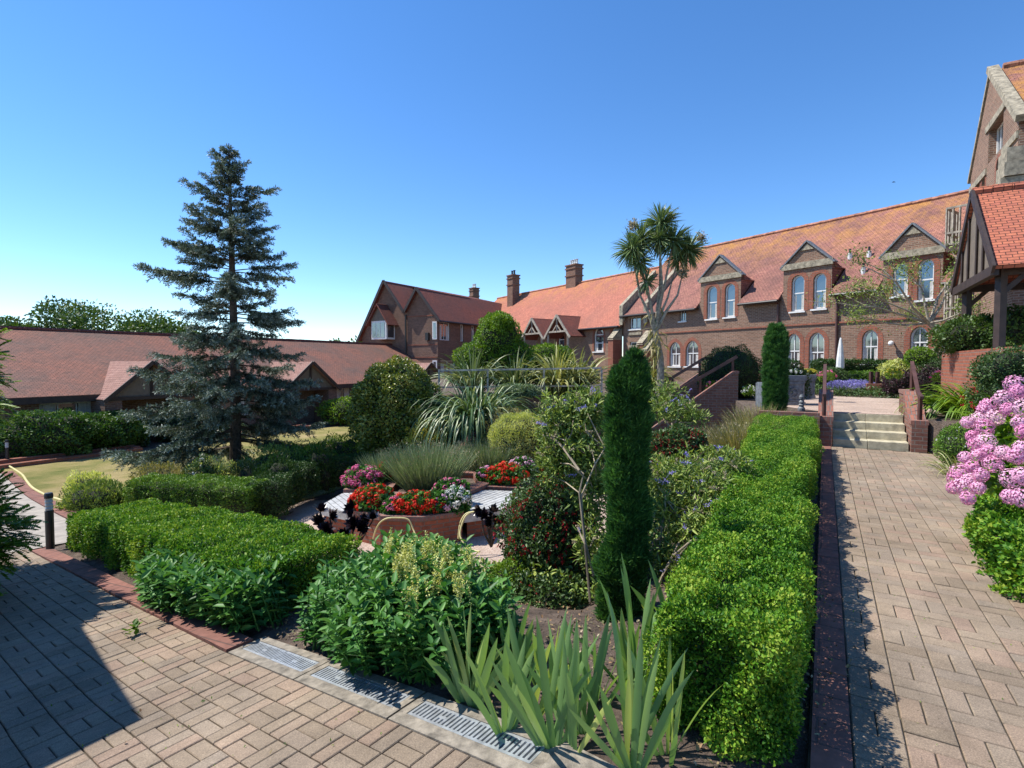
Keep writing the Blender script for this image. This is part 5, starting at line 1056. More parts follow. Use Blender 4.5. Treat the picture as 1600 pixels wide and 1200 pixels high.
# cordyline
def cordyline(label,base,heads):
    base=np.array(base,float); r=plant('cabbage_palm',label,'palm tree',base); tr=MB(); fork=base+(-.2,0,2.1)
    tr.tube([base-(0,0,.2),base+(-.02,0,1.2),fork],[.13,.10,.09],10)
    for k,(px,py,Y,s,n) in enumerate(heads):
        e=D(px,py,Y); mid=(fork+e)/2+(rng.normal()*.08,rng.normal()*.08,.05)+(e-fork)*np.array((.12,.12,-.08)); tr.tube([fork-(0,0,.1),fork+(mid-fork)*.5+(0,0,.05),mid,e],[.06,.045,.036,.034],8)
    tr.build('trunk',M['bark_grey'],r)
    for k,(px,py,Y,s,n) in enumerate(heads):
        e=D(px,py,Y); d=rdir(n); d[:,2]+=.12; P=np.repeat(e[None],n,0)+nrm(d)*.05; d[:,2]*=.95
        blades('leaf_head',P,d,s*.92*rng.uniform(.75,1.1,n),.042,L_['cord'],r,droop=.7*rng.uniform(.3,1.3,n),seg=6,fold=.3,twist=.8,widest=.35,R=np.clip(rng.normal(.35,.25,n),0,1))
    # withered skirt of leaves low on the trunk
    n=110; P=fork+rng.normal(size=(n,3))*(.12,.1,.4)-(0,0,.3); d=rdir(n); d[:,2]=-np.abs(d[:,2])-.1
    blades('dead_leaves',P,d,.6*rng.uniform(.5,1,n),.035,L_['straw'],r,droop=.9,seg=5,twist=.8)
    n=90; 
    for px,py,Y in ((990,352,16.7),(1000,392,16.7),(1046,338,16.8),(1095,372,16.9),(1068,428,16.8)):
        e=D(px,py,Y); P=e+rng.normal(size=(260,3))*(.08,.06,.08); V,Fc=leafverts(P,rdir(260),rdir(260),.09,.4,.1,'d'); rawmesh('flower_plume',V,Fc,rng.random(260),L_['heads'],r)
cordyline('tall branching cabbage palm with spiky leaf heads in front of the brick wing',(D(1033,570,16.8)[0],16.8,.6),
  ((988,390,16.7,.75,230),(1002,374,16.9,.75,200),(1032,350,16.8,.75,280),(1052,378,16.7,.75,230),(1030,375,16.6,.65,200),(1075,392,16.9,.75,240),(1010,440,16.5,.5,90),(1060,402,17.0,.6,150),(1000,410,16.6,.6,150)))
# bare branched small tree on the terrace
base=D(1487,556,14.6); base[2]=.6; r=plant('small_tree','small thinly leaved tree with pale spreading branches before the third dormer','tree',base); tr=MB(); P=[];ends=[]
q0=D(1490,540,14.6); 
def br(a,b,ra,rb,depth):
    a=np.array(a,float);b=np.array(b,float); mid=(a+b)/2+rng.normal(size=3)*.06*np.linalg.norm(b-a); tr.tube([a,mid,b],[ra,(ra+rb)/2,rb],6,cap=False); ends.append(b); ends.append(mid)
    if depth: 
        for _ in range(3): d=rdir(1)[0]; d[2]=abs(d[2])*.5; c_=b+ (unit(b-a)*.7+d*.8)*np.linalg.norm(b-a)*.45; br(b,c_,rb,rb*.5,depth-1)
fk=D(1466,520,14.6); fk2=D(1452,505,14.6); tr.tube([base,q0,fk,fk2],[.09,.08,.07,.06],8)
for px,py in ((1420,470),(1385,472),(1400,440),(1440,450),(1478,458),(1508,510),(1490,430),(1430,500),(1385,505),(1370,480),(1500,490)): br(fk2,D(px,py,14.6+rng.normal()*.5),.04,.02,2)
tr.build('trunk',M['bark_grey'],r); E=np.array(ends); i=rng.integers(0,len(E),5200); P=E[i]+rng.normal(size=(5200,3))*.13; foliage('leaves',P,rdir(5200),.08,L_['bud'],r,asp=.35,flat=.3)
# ---------------- conifers
def column(label,base,h,w,n,lobes,mat='cypress',sz=.05,name='cypress',prf=(.75,.95,1,.72,.06),kk=22,lmp=.5):
    base=np.array(base,float); r=plant(name,label,'conifer',base); m=MB(); m.tube([base-(0,0,.1),base+(0,0,h*.9)],[.05,.02],6); m.build('trunk',M['bark'],r); Ps=[];Ns=[];Rs=[]
    for k,(dx,z0,z1,ww) in enumerate(lobes):
        m_=int(n*ww*(z1-z0)); u=rng.random(m_); a=rng.random(m_)*6.283; pf=np.interp(u,[0,.12,.5,.85,1],prf); f=1-.5*rng.random(m_)**2
        d=np.stack([np.cos(a),np.sin(a),np.zeros(m_)],1); lp=Lump(.24,seed=k+60); q=d*(pf*ww*w)[:,None]; q[:,2]=(z0+(z1-z0)*u)*h; f2=1+lmp*lp(q*1.0+k)
        P=base+(dx*w,0,0)+d*(pf*ww*w*f*f2)[:,None]; P[:,2]=base[2]+q[:,2]; gp=Lump(.11,seed=k+80)(P); kp=gp>-.22; P,d,f,gp=P[kp],d[kp],f[kp],gp[kp]; m_=len(P); lpv=lp(P); Ps.append(P); Ns.append(nrm(d+np.array([0,0,.35]))); Rs.append(np.clip((f-.55)*1.6*(.35+.65*rng.random(m_))+.35*gp+.1,0,1))  # tuft highlights and shaded hollows put into the spray colour
        c=MB(); c.tube([base+(dx*w,0,(z0+(z1-z0)*t)*h) for t in (0,.2,.5,.8,.95)],[ww*w*s*.6 for s in (.6,.95,1,.75,.25)],10); c.build('shade_core',M['core'],r,sm=True)  # added solid core, dark as the shade between sprays
    P=np.concatenate(Ps);N=np.concatenate(Ns); idx=np.repeat(np.arange(len(P)),kk); Pq=P[idx]+rng.normal(size=(len(idx),3))*.014; Dq=nrm(N[idx]*.5+rdir(len(idx))*.65+np.array([0,0,.65]))
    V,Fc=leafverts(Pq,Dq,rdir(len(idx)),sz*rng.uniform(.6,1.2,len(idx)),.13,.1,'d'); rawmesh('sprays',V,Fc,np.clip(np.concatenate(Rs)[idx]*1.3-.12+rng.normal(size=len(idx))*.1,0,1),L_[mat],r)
b=np.array((D(985,970,3.6)[0]-.03,3.6,-.1))
column('slim dark columnar cypress in the middle foreground',b,1.80,.10,14000,((0,.0,.6,.85),(.1,.35,.97,.85),(-.55,.62,.955,.55),(.45,.68,1.0,.6),(-.8,.0,.30,.9),(.3,.1,.75,.85),(-.3,.4,.8,.7)),sz=.05)
b=G(1210,648,.52); column('round topped narrow cypress beside the relief planter',b,1.98,.23,4200,((0,0,1,1),(.1,.1,.98,.9)),sz=.06,prf=(.85,1,1,.95,.45),lmp=.18)
b=D(968,575,14.0); b[2]=-.4
c=D(980,560,13.0); bush('conifer_shrub','two peaked dark green conifer shrub left of the stair rails','conifer',(c[0]+.2,13.0,.9),(.42,.35,.9),9000,.05,'box_dim',.16,.3,71,core=.82,asp=.3)
# ---------------- herbaceous plants in the near bed
def leafy(label,c0,rx,ry,h,nst,mat,lsz,name='leafy_plant',zf=None,group=None,per=16,asp=.42,seed=0,cat='plant',dome=True):
    """upright stems with pairs of broad leaves"""
    g=np.random.default_rng(seed); r=plant(name,label,cat,(c0[0],c0[1],Hs(c0[0],c0[1])),group); m=MB(); Ps=[];Ds=[];Ns=[];Rs=[]; tops=[]
    for i in range(nst):
        a=g.random()*6.283; q=math.sqrt(g.random()); x=c0[0]+(-.79*math.cos(a)*rx+.613*math.sin(a)*ry)*q; y=c0[1]+(.613*math.cos(a)*rx+.79*math.sin(a)*ry)*q; z=Hs(x,y); hh=h*(1-.42*q*q if dome else 1)*g.uniform(.8,1.1)
        lean=np.array((math.cos(a)*q*.38*hh+g.normal()*.05,math.sin(a)*q*.38*hh+g.normal()*.05,hh)); b=np.array((x,y,z)); e=b+lean; m.tube([b,(b+e)/2+(0,0,.02),e],[.006,.005,.003],4,cap=False); tops.append(e); ro=g.random()*3
        for k in range(per):
            u=.12+.88*k/(per-1); p=b+lean*u; th=ro+k*1.57+g.normal()*.3
            for s in (0,math.pi): d=np.array((math.cos(th+s),math.sin(th+s),g.uniform(-.1,.5)+(.8 if k>=per-2 else 0))); Ps.append(p);Ds.append(d);Ns.append((0,0,1)); Rs.append(min(1,max(0,g.normal()*.22+.25+.35*u)))
    m.build('stems',L_[mat],r); P=np.array(Ps);Dd=np.array(Ds); n=len(P); sz=lsz*rng.uniform(.6,1.2,n)
    V,Fc=leafverts(P,Dd,np.array(Ns)+rng.normal(size=(n,3))*.35,sz,asp,.35,'f',.18); rawmesh('leaves',V,Fc,np.array(Rs),L_[mat],r); return r,np.array(tops)
r,tops=leafy('large bushy plant with hanging yellow flower tassels beside the drain slabs',LW(1.55,.46)[:2],1.0,.42,.66,330,'nettle',.075,per=15,seed=5)
# tassels
TP=[]; px_=800+830*tops[:,0]/tops[:,1]; fr_=tops[np.argsort(-tops[:,2]+rng.random(len(tops))*.12+np.abs(px_-665)/600)][:46]
for t in fr_[::2]:
    t=t+(rng.normal()*.04,-.06,.03)
    for k in range(8):
        L=rng.uniform(.08,.2); o_=t+(rng.normal()*.022,rng.normal()*.02,rng.normal()*.03); u=np.linspace(0,1,50)[:,None]; TP.append(o_+u*np.array((rng.normal()*.02,-.02,-L))+rng.normal(size=(50,3))*.005)
P=np.concatenate(TP); V,Fc=leafverts(P,rdir(len(P)),rdir(len(P)),.014,.6,.1,'d'); rawmesh('yellow_tassels',V,Fc,rng.random(len(P)),L_['tassel'],r)
leafy('broad leaved green plants spilling over the kerb in front of the low left hedge',LW(4.15,.08)[:2],.9,.2,.36,180,'nettle',.095,per=9,seed=6,dome=False)
leafy('broad leaved green plant between the low left hedge and the drain slabs',LW(3.15,.22)[:2],.42,.24,.38,90,'nettle',.095,per=9,seed=16,dome=False)
# weed in the path
p=LW(3.7,-.42); p[2]=prof(3.7); r=plant('weed','single small weed sprouting from the path joints','plant',p); th=rng.random(14)*6.28; d=np.stack([np.cos(th),np.sin(th),np.full(14,.9)],1); V,Fc=leafverts(p+np.array([0,0,.02])+rng.normal(size=(14,3))*.02+np.array([0,0,.02]),d,np.tile([0,0,1.],(14,1)),.06,.6,.3,'f'); rawmesh('leaves',V,Fc,rng.random(14),L_['bright'],r)
# irises: fans of sword leaves
def iris(label,c,h,n,spread,face,seed):
    g=np.random.default_rng(seed); c=np.array(c,float); r=plant('iris',label,'plant',c,'iris clumps in the front bed'); P=[];Dd=[];Ln=[];Wd=[];Dp=[]
    nf=max(2,n//6); 
    for f in range(nf):
        fc=c+(g.normal()*spread*.35,g.normal()*spread*.25,-.01); az=face+g.normal()*.5; ax=np.array((math.cos(az),math.sin(az),0))
        k=n//nf
        for i in range(k):
            u=(i-(k-1)/2)/max(1,(k-1)/2); P.append(fc+ax*u*.03); Dd.append(ax*u*.6+np.array((0,0,1))+g.normal(size=3)*.12); Ln.append(h*(1.05-.38*abs(u))*g.uniform(.8,1.12)); Wd.append(.033*g.uniform(.7,1.2)); Dp.append(max(0,g.normal()*.22+.28*abs(u)))
    n=len(P); Dd=nrm(np.array(Dd)); hz=np.array(Dd); 
    # sword leaves show their flat side: width lies in the fan plane
    Pn=np.array(P); V=[];seg=7; cur=Pn.copy(); d=Dd.copy(); ax=np.array((math.cos(face),math.sin(face),0)); rows=[]; hzv=hz.copy(); hzv[:,2]=0; hzv=nrm(hzv+ax*1e-3)
    side=nrm(np.cross(Dd,np.cross(ax,(0,0,1.))[None]+g.normal(size=(n,3))*.35)); Wd=np.array(Wd);Ln=np.array(Ln);Dp=np.array(Dp)
    for i in range(seg+1):
        u=i/seg; w=np.interp(u,[0,.4,.7,.88,1],[.62,1,.92,.55,.02])*.5; nn=nrm(np.cross(side,d)); rows.append(np.stack([cur-side*(Wd*w)[:,None],cur+nn*(Wd*w*.22)[:,None],cur+side*(Wd*w)[:,None]],1)); cur=cur+d*(Ln/seg)[:,None]; d=nrm(d+hzv*(Dp*u/seg*1.5)[:,None]-np.array([0,0,1.])*(Dp*u/seg*2.0)[:,None])
    V=np.concatenate(rows,1); Fc=[(i*3+j,i*3+j+1,(i+1)*3+j+1,(i+1)*3+j) for i in range(seg) for j in (0,1)]
    rawmesh('leaves',V,Fc,np.clip(rng.normal(.45,.28,n),0,1),L_['iris'],r,smooth_=True)
def ip(px,py): return gl(px,py,0)
for i,(px,py,h,n,sp_,lab) in enumerate(((742,1095,.50,16,.12,'iris clump at the left end of the row, touching the yellow tasselled plant'),(800,1130,.50,16,.12,'iris clump next to the drain grating'),(905,1165,.60,26,.16,'largest iris clump in the bottom centre, nearest the camera'),(975,1195,.60,14,.1,'iris fan at the very bottom edge with one browning leaf'),(1036,1180,.52,8,.06,'single slim iris fan beside the near end of the box hedge'),
        (1000,1085,.66,14,.1,'tall pale iris fan right behind the biggest clump'),(1062,1020,.6,12,.1,'iris fan half hidden behind the corner of the box hedge'),(860,1075,.40,20,.16,'darker slim iris clump in the second row over bare soil'),(930,1090,.36,14,.14,'short iris clump below the columnar cypress'),(790,1060,.42,14,.12,'upright dark iris clump at the back left'))):
    c=ip(px,py); iris(lab,c,h,n,sp_,.1+.3*rng.normal(),100+i)
c=gl(905,935,0); 
for i,(px,py,h,n,lab,mt) in enumerate(((850,925,.38,90,'yellowing strappy clump at the edge of the bare soil','flaxy'),(812,915,.34,70,'green strappy clump below the crimson fuchsia','bright'),(1150,690,.55,120,'strappy green daylily clump among the straw grasses','bright'))):
    c=gl(px,py,0); flax(lab,c,h,n,mt,.8,1.6,.014,.8,'daylily','daylily clumps',6)
# fuchsia
def fuchsia(label,c,r,n,seed,nf=240):
    c=np.array(c,float); o=bush('fuchsia',label,'shrub',c,r,n,.038,'fuch',.22,.35,seed,core=.72,inner=.55,asp=.5,kind='f'); C,_=ell(c,np.array(r)*1.03,nf,.22,.35,.85,seed); L=len(C); P=np.repeat(C,9,0)+rng.normal(size=(L*9,3))*.008-np.abs(rng.normal(size=(L*9,1)))*np.array([[0,0,.02]]); V,Fc=leafverts(P,rdir(L*9)*.6+np.array([0,0,-1.]),rdir(L*9),.022,.5,.1,'d'); rawmesh('flowers',V,Fc,rng.random(L*9),L_['fred'],o); return o
c=D(850,800,4.9); fuchsia('crimson fuchsia bush beside the right hand bench',(c[0]+.05,4.9,.02),(.44,.42,.62),15000,81,560)
c=D(850,900,4.3); fuchsia('lower part fuchsia bush with dark leaves over the bare soil',(c[0]+.05,4.4,-.45),(.4,.34,.36),9000,82,120)
c=D(1062,685,6.0); fuchsia('small red flowered shrub at the foot of the stair wall',(c[0],6.0,c[2]-.08),(.34,.25,.22),5000,83,420)
c=D(800,870,4.6); bush('green_shrub','rounded fresh green shrub left of the fuchsia','shrub',(c[0],4.6,-.35),(.27,.25,.28),6500,.032,'bright',.15,.25,84,core=.8,asp=.35)
# buddleja with pale stems
def buddleja(label,stems,cl,seed,name='butterfly_bush'):
    b=np.array(stems[0][0]); r=plant(name,label,'shrub',b); m=MB()
    for s in stems: m.tube(s,[.010,.009,.008,.006,.005][:len(s)],6)
    P=[];N=[];H_=[]
    for k,(px,py,Y,rr,n) in enumerate(cl):
        c=D(px,py,Y); p,nn=ell(c,rr,n,.35,.25,.15,seed+k,zmin=-.95); P.append(p);N.append(nn); q,_=ell(c,np.array(rr)*1.05,max(8,int(n/75)),.3,.25,.8,seed+k,zmin=-.2); H_.append(q)
        for _ in range(5): e=c+rdir(1)[0]*np.array(rr)*.8; sx=[q for s_ in stems for q in s_[1:]]; a=min(sx,key=lambda q:np.linalg.norm(np.array(q)-c)+rng.random()*.25); m.tube([a,(np.array(a)+e)/2+rng.normal(size=3)*.04,e],[.006,.005,.003],4,cap=False)
    m.build('stems',M['bark_pale'],r); P=np.concatenate(P);N=np.concatenate(N); foliage('leaves',P,N,.062,L_['bud'],r,asp=.24,kind='f',R=rng.random(len(P))); C=np.concatenate(H_); a=rdir(len(C)); a[:,2]=np.abs(a[:,2])*.5; k=40
    u=np.linspace(0,1,k)[None,:,None]; X=(C[:,None]+a[:,None]*u*.11+rng.normal(size=(len(C),k,3))*.007*(1.3-u)).reshape(-1,3); sel=np.repeat(rng.random(len(C))<.35,k)
    for nm,mt,s in (('flower_spikes','purple',sel),('spent_spikes','heads',~sel)):
        V,Fc=leafverts(X[s],rdir(s.sum()),rdir(s.sum()),.014,.7,.1,'d'); rawmesh(nm,V,Fc,rng.random(s.sum()),L_[mt],r)
    return r
def dd(*a): return [D(px,py,Y) for px,py,Y in a]
buddleja('straggly butterfly bush with white twisting stems left of the columnar cypress',[dd((922,940,4.0),(914,850,4.0),(905,770,4.1),(912,740,4.1),(890,725,4.2)),dd((928,900,4.0),(915,850,4.0),(908,775,4.1),(930,725,4.2),(945,700,4.3)),dd((905,735,4.1),(880,700,4.3),(862,680,4.4))],
  ((880,660,4.6,(.26,.25,.22),1900),(920,640,4.7,(.22,.25,.2),1500),(905,700,4.5,(.26,.25,.2),1700),(930,760,4.4,(.2,.2,.3),1300),(870,720,4.6,(.2,.2,.2),1000),(925,850,4.2,(.14,.14,.2),500)),90)
buddleja('wide butterfly bush with pale seed heads between the cypress and the box hedge',[dd((1010,960,4.0),(1035,900,4.0),(1060,850,4.2),(1090,800,4.4)),dd((1020,930,4.0),(1050,870,4.1),(1080,845,4.1),(1100,842,4.1)),dd((1005,940,4.2),(1030,860,4.3),(1040,780,4.5))],
  ((1060,745,4.9,(.4,.35,.2),2300),(1110,775,4.6,(.26,.3,.2),1500),(1050,800,4.6,(.34,.3,.2),1500),(1100,830,4.3,(.22,.22,.2),1700),(1040,870,4.3,(.2,.2,.2),900),(1130,725,5.2,(.22,.3,.16),1300),(1070,890,4.1,(.2,.14,.12),700)),95)
buddleja('butterfly bush with lilac flowers rising beside the stair rail',[dd((1030,760,6.2),(1045,700,6.2),(1050,670,6.2))],((1050,640,6.4,(.3,.3,.16),1100),(1080,650,6.4,(.2,.25,.1),450),(1040,615,6.6,(.2,.2,.14),400)),98)
# straw grasses and mixed cover
for i,(px,py,h,n,lab) in enumerate(((1150,665,1.15,1500,'tall straw coloured grass clump below the stair wall'),(1185,670,.9,1200,'straw grass clump at the far end of the long box hedge'),(1115,705,.85,1200,'pale grass clump between the red flowered shrub and the box hedge'),(1165,700,.8,1200,'green and straw grass leaning over the long box hedge'),(1130,745,.5,450,'low grass tuft beside the butterfly bush'))):
    z=gl(px,py+25,0); spikes('ornamental_grass',lab,z,.7,h,n,'straw',.55,.011,seg=5,droop=.5,group='straw grasses by the long hedge',top='heads',topn=n,topsize=.035)
# euphorbia and yellow shrubs
c=D(815,672,12.8); bush('lime_shrub','pale lime green dome shaped shrub below the retaining wall','shrub',(c[0],12.9,-.16),(.77,.6,.6),26000,.05,'lime',.14,.3,101,core=.85,asp=.25,base=-1.2,up=.9)
c=D(835,665,13.3); bush('lime_shrub','duller rounded shrub just behind the lime green dome','shrub',(c[0]-.7,13.6,.0),(.75,.6,.5),8000,.05,'straw',.14,.3,102,core=.85,asp=.25,base=-1.2,up=.9)
c=D(675,690,13.9); bush('yellow_shrub','bright golden yellow shrub behind the dark curved hedge','shrub',(c[0],14.0,-.42),(.72,.4,.55),8000,.06,'yellow',.3,.3,103,core=.75,asp=.45,base=-1.4)
c=D(690,655,14.2); bush('dark_shrub','dark shrub filling the gap between the round bush and the great flax','shrub',(-2.0,14.9,-.7),(.7,.4,.6),5000,.05,'box_dim',.2,.4,104,core=.85)
# spruce bed: yellow-green strappy, roses, dark shrub, silver plants
for i,(px,Y,rx,h,mt,lab,z) in enumerate(((250,12.3,.7,.5,'straw','yellow green daylily bed left of the spruce trunk',-1.6),(330,12.6,.8,.5,'lime','yellow green plants right under the spruce',-1.6),(290,11.9,.7,.4,'straw','pale strappy plants behind the hedge with bare legs',-1.5),(430,13.6,.9,.6,'bud','mixed grey green perennials right of the spruce trunk',-1.6),(480,14.6,.8,.6,'bright','fresh green perennials at the lawn edge',-1.65),(545,16.0,1.2,.65,'bright','bright green mound left of the big round bush',-1.7),(600,16.0,.6,.4,'fuch','low plants in front of the big round bush',-1.5),
        (150,10.8,.6,.35,'bud','grey leaved plants at the left end of the spruce bed',-1.42),(135,11.3,.5,.42,'lime','yellow green tuft by the yellow hose end',-1.45),(395,12.6,.6,.5,'dark','dark purple green shrub at the foot of the spruce',-1.6),(430,11.6,.6,.6,'box_dim','dusky shrub beside the corner of the clipped hedge',-1.5),(500,12.9,.4,.6,'box_dim','shaded shrub behind the curved hedge corner',-1.5))):
    x=D(px,700,Y)[0]; h*=1.5; bush('bedding_plant',lab,'plant',(x,Y,z+h*.5),(rx,rx*.6,h*.75),int(5500*rx),.07,mt,.25,.4,200+i,core=.7,asp=.3,up=.9)
c=D(312,735,11.8); o=bush('rose_bush','rose bush with a few cream flowers left of the spruce trunk','shrub',(c[0],11.9,-1.0),(.35,.3,.5),2600,.055,'fuch',.3,.3,220,core=.6,asp=.6); C,_=ell((c[0],11.9,-.95),(.36,.3,.5),16,.2,.3,.9,3,zmin=0); [flowers('flower_head',q[None],.04,16,.04,'whitef',o) for q in C]
# aeonium-like black rosettes
def rosettes(label,pts,Y,seed):
    q=[D(px,py,Y+rng.normal()*.08) for px,py in pts]; b=np.mean(q,0); b[2]=min(x[2] for x in q)-.3; r=plant('black_succulent',label,'plant',b); m=MB(); P=[];Dd=[];Nn=[]
    for e in q:
        m.tube([b,(b+e)/2+rng.normal(size=3)*.03,e],[.018,.014,.01],6); ax=unit(rng.normal(size=3)*.5+(0,0,.8)+(0,-.3,0)); 
        for k in range(34):
            u=(k%12)/12; th=k*2.4; t=unit(np.cross(ax,(math.cos(th),math.sin(th),.3))); d=t*(.3+.9*k/34)+ax*(1.0-.8*k/34); P.append(e);Dd.append(d);Nn.append(ax)
    m.build('stems',M['bark'],r); n=len(P); V,Fc=leafverts(np.array(P),np.array(Dd),np.array(Nn),.125*rng.uniform(.8,1.15,n),.42,.2,'f',-.1); rawmesh('leaves',V,Fc,rng.random(n),L_['black'],r)
rosettes('black rosette succulent in front of the left bench and planter',[(500,800),(515,808),(497,818),(510,830),(492,845),(520,845),(540,838),(553,820),(552,795),(575,815),(583,812),(528,860),(507,862),(540,850),(565,825)],6.6,1)
rosettes('black rosette succulent beside the right bench leg',[(757,806),(768,812),(762,822),(778,808),(785,818),(770,800),(752,798)],7.6,2)
# box plants beside path on right, hydrangea, ground cover
c=D(1475,685,7.6); o=bush('round_bush','small clipped rounded bush with white buds by the right step wall','bush',(ST(10.9,1.95)[0]+.1,ST(10.9,1.95)[1],.3),(.46,.46,.42),15000,.03,'box_far',.12,.3,111,core=.86,asp=.5); C,_=ell((ST(10.9,1.95)[0]+.1,ST(10.9,1.95)[1],.32),(.47,.47,.43),30,.12,.3,.95,5); flowers('flower_heads',C,.012,6,.02,'whitef',o)
p=ST(9.9,1.75,.0); flax('straggly yellow green strappy plant spilling on the path edge',p,.5,110,'flaxy',1.0,1.6,.016,.95,'daylily','daylily clumps',6)
p=ST(9.0,1.9,.0); flax('lower strappy plant on the path edge before the hydrangea',p,.45,90,'flaxy',1.2,1.6,.016,.95,'daylily','daylily clumps',6)
hb=ST(6.6,2.15,0.0); o=plant('hydrangea','large hydrangea with many pink mophead flowers at the right edge','shrub',hb); hc=hb+(.15,0,.72)
P,N=ell(hc,(1.0,.9,.62),5200,.18,.5,.45,120); foliage('leaves',P,N,.10,L_['bright'],o,asp=.6,kind='f'); coreball('shade_core',hc,(1.0,.9,.62),M['core'],o,.18,.5,120,.66)
HP=[(1590,612,4.6),(1568,622,4.8),(1545,633,4.9),(1575,640,4.6),(1598,636,4.4),(1555,652,4.7),(1530,655,4.9),(1512,660,4.9),(1538,668,4.7),(1520,682,4.8),(1525,695,4.7),(1540,640,4.9),(1508,715,4.7),(1528,712,4.6),(1520,730,4.6),(1545,706,4.5),(1500,738,4.6),(1515,750,4.5),(1533,742,4.4),(1505,760,4.5),(1528,762,4.4),(1512,778,4.4),(1496,748,4.6),(1490,762,4.6),(1568,707,4.3),(1588,713,4.2),(1598,700,4.2),(1582,748,4.2),(1598,744,4.1),(1578,776,4.1),(1597,778,4.0),(1595,660,4.4),(1600,675,4.3),(1552,725,4.4),(1585,600,4.8),(1540,690,4.6)]
C=np.array([D(px,py,Y) for px,py,Y in HP]); extra,_=ell(hc+(.5,-.2,0),(.8,.7,.55),26,.1,.4,.95,7,zmin=-.2); sel=extra[:,0]/extra[:,1]>.97; C=np.concatenate([C,extra[sel][:8]]); flowers('mophead_flowers',C,.068*rng.uniform(.8,1.25,len(C)),320,.018,'mauve',o)
hedge('low clipped leafy ground cover at the right edge of the straight path',[ST(4.0,1.95)[:2],ST(5.4,1.72)[:2],ST(6.8,1.8)[:2]],[1.1,1.2,1.0],[.38,.44,.34],7500,.036,'box',kind='f',bumpy=.08,wl=.3,seed=121,zf=zc(0),asp=.6)
c=ST(8.3,2.6,.15); bush('green_shrub','green shrub filling the bank behind the hydrangea','shrub',c,(.9,.9,.6),9000,.05,'fuch',.2,.4,122,core=.85)
c=ST(9.9,2.9,.12); bush('green_shrub','green shrub on the bank between crocosmia and path','shrub',c,(.9,.9,.55),8000,.05,'fuch',.2,.4,123,core=.85)
# flowers on planters
for c,lab,mt in ((pl1+(0,0,.82),'white bedding flowers heaped in the relief planter','whitef'),(pl2+(0,0,.8),'yellow bedding flowers in the narrow lead planter','yellow')):
    o=plant('bedding_flowers',lab,'flower',c-(0,0,.08)); P,N=ell(c,(.2,.16,.07),600,.2,.2,.5,5); foliage('leaves',P,N,.05,L_['fuch'],o,asp=.6); d=rdir(26); d[:,2]=np.abs(d[:,2]); flowers('flower_heads',c+d*(.22,.18,.08),.035,26,.025,mt,o)
for px,py,Y,mt,lab in ((1115,604,15.9,'pink','pink and white flowers on the terrace seen between the stair walls'),(1172,612,15.2,'whitef','variegated pot plant at the head of the stair'),(1292,588,14.6,'pink','pink flowers beside the lead planters'),(1470,590,14.0,'pink','pink flowers left of the crocosmia'),(1396,585,14.6,'yellow','yellow flowers behind the brick pier')):
    c=D(px,py,Y); o=plant('bedding_flowers',lab,'flower',c-(0,0,.12)); P,N=ell(c,(.22,.18,.16),700,.2,.2,.5,5); foliage('leaves',P,N,.05,L_['bright'],o,asp=.5); d=rdir(22); d[:,2]=np.abs(d[:,2]); flowers('flower_heads',c+d*(.24,.2,.18),.03,20,.025,mt,o)
# shrub at the left edge, close to the camera
o=plant('leafy_shrub','bright leafy shrub cut by the left frame edge, shading the path','shrub',(-5.7,5.1,-.7)); Vp=[];Vd=[];Rr=[]
for cc,rr,nn,sd_ in (((-5.9,5.1,-.05),(.85,.6,.68),1500,130),((-6.3,5.1,1.2),(.85,.8,.85),900,131),((-5.5,4.0,.0),(.62,.7,.7),500,132),((-7.0,6.2,1.5),(.7,.7,.9),900,133),((-5.75,4.9,1.55),(.5,.6,.5),500,134)):
    P,N=ell(cc,rr,nn,.25,.5,.6,sd_); n=len(P); k=12; d=nrm(N+rdir(n)*.6+np.array([0,0,.1])); s1_=nrm(np.cross(d,rdir(n)*.4+np.array([0,0,1.]))); coreball('shade_core',cc,rr,M['core'],o,.25,.5,sd_,.72)
    for j in range(k):
        q=P+d*(j/k*.2)-np.array([0,0,1])*(.05*(j/k)**2)
        for s in (-1,1): Vp.append(q); Vd.append(nrm(s1_*s+d*.6)); Rr.append(rng.random(n))
Pq=np.concatenate(Vp);Dq=np.concatenate(Vd); V,Fc=leafverts(Pq,Dq,np.tile([0,0,1.],(len(Pq),1))+rdir(len(Pq))*.5,.062,.42,.2,'d'); rawmesh('leaves',V,Fc,np.concatenate(Rr),L_['bright'],o)
# low cover hiding bare banks (uncountable)
def cover(name,label,poly,n,size,mat,h=.12,zf=None,cat='ground cover',lift=0,asp=.4):
    P_=np.array([p[:2] for p in poly],float); x0,y0=P_.min(0);x1,y1=P_.max(0); X=rng.uniform(x0,x1,n*2);Y=rng.uniform(y0,y1,n*2); ins=np.zeros(n*2,bool); j=len(P_)-1
    for i in range(len(P_)):
        xi,yi=P_[i];xj,yj=P_[j]; ins^=((yi>Y)!=(yj>Y))&(X<(xj-xi)*(Y-yi)/(yj-yi+1e-12)+xi); j=i
    X,Y=X[ins][:n],Y[ins][:n]; Z=(H(X,Y) if zf is None else np.full(len(X),zf)); P=np.stack([X,Y,Z],1); lp=Lump(.7,seed=int(n)%97)(P*(1,1,0)); P[:,2]+=lift+h*np.clip(.5+.8*lp,0,1.3)*rng.random(len(X))**.6; keep=rng.random(len(X))<.35+.65*(lp>-.25); P=P[keep]
    N=np.tile([0,0,1.],(len(P),1)); V,Fc=leafverts(P,nrm(rdir(len(P))+np.array([0,0,.7])),N+rdir(len(P))*.5,size*rng.uniform(.6,1.3,len(P)),asp,.3,'f'); o=rawmesh(name,V,Fc,np.clip(.5+.35*lp[keep]+rng.normal(size=len(P))*.2,0,1),L_[mat],None); tag(o,label,cat,kind='stuff'); return o
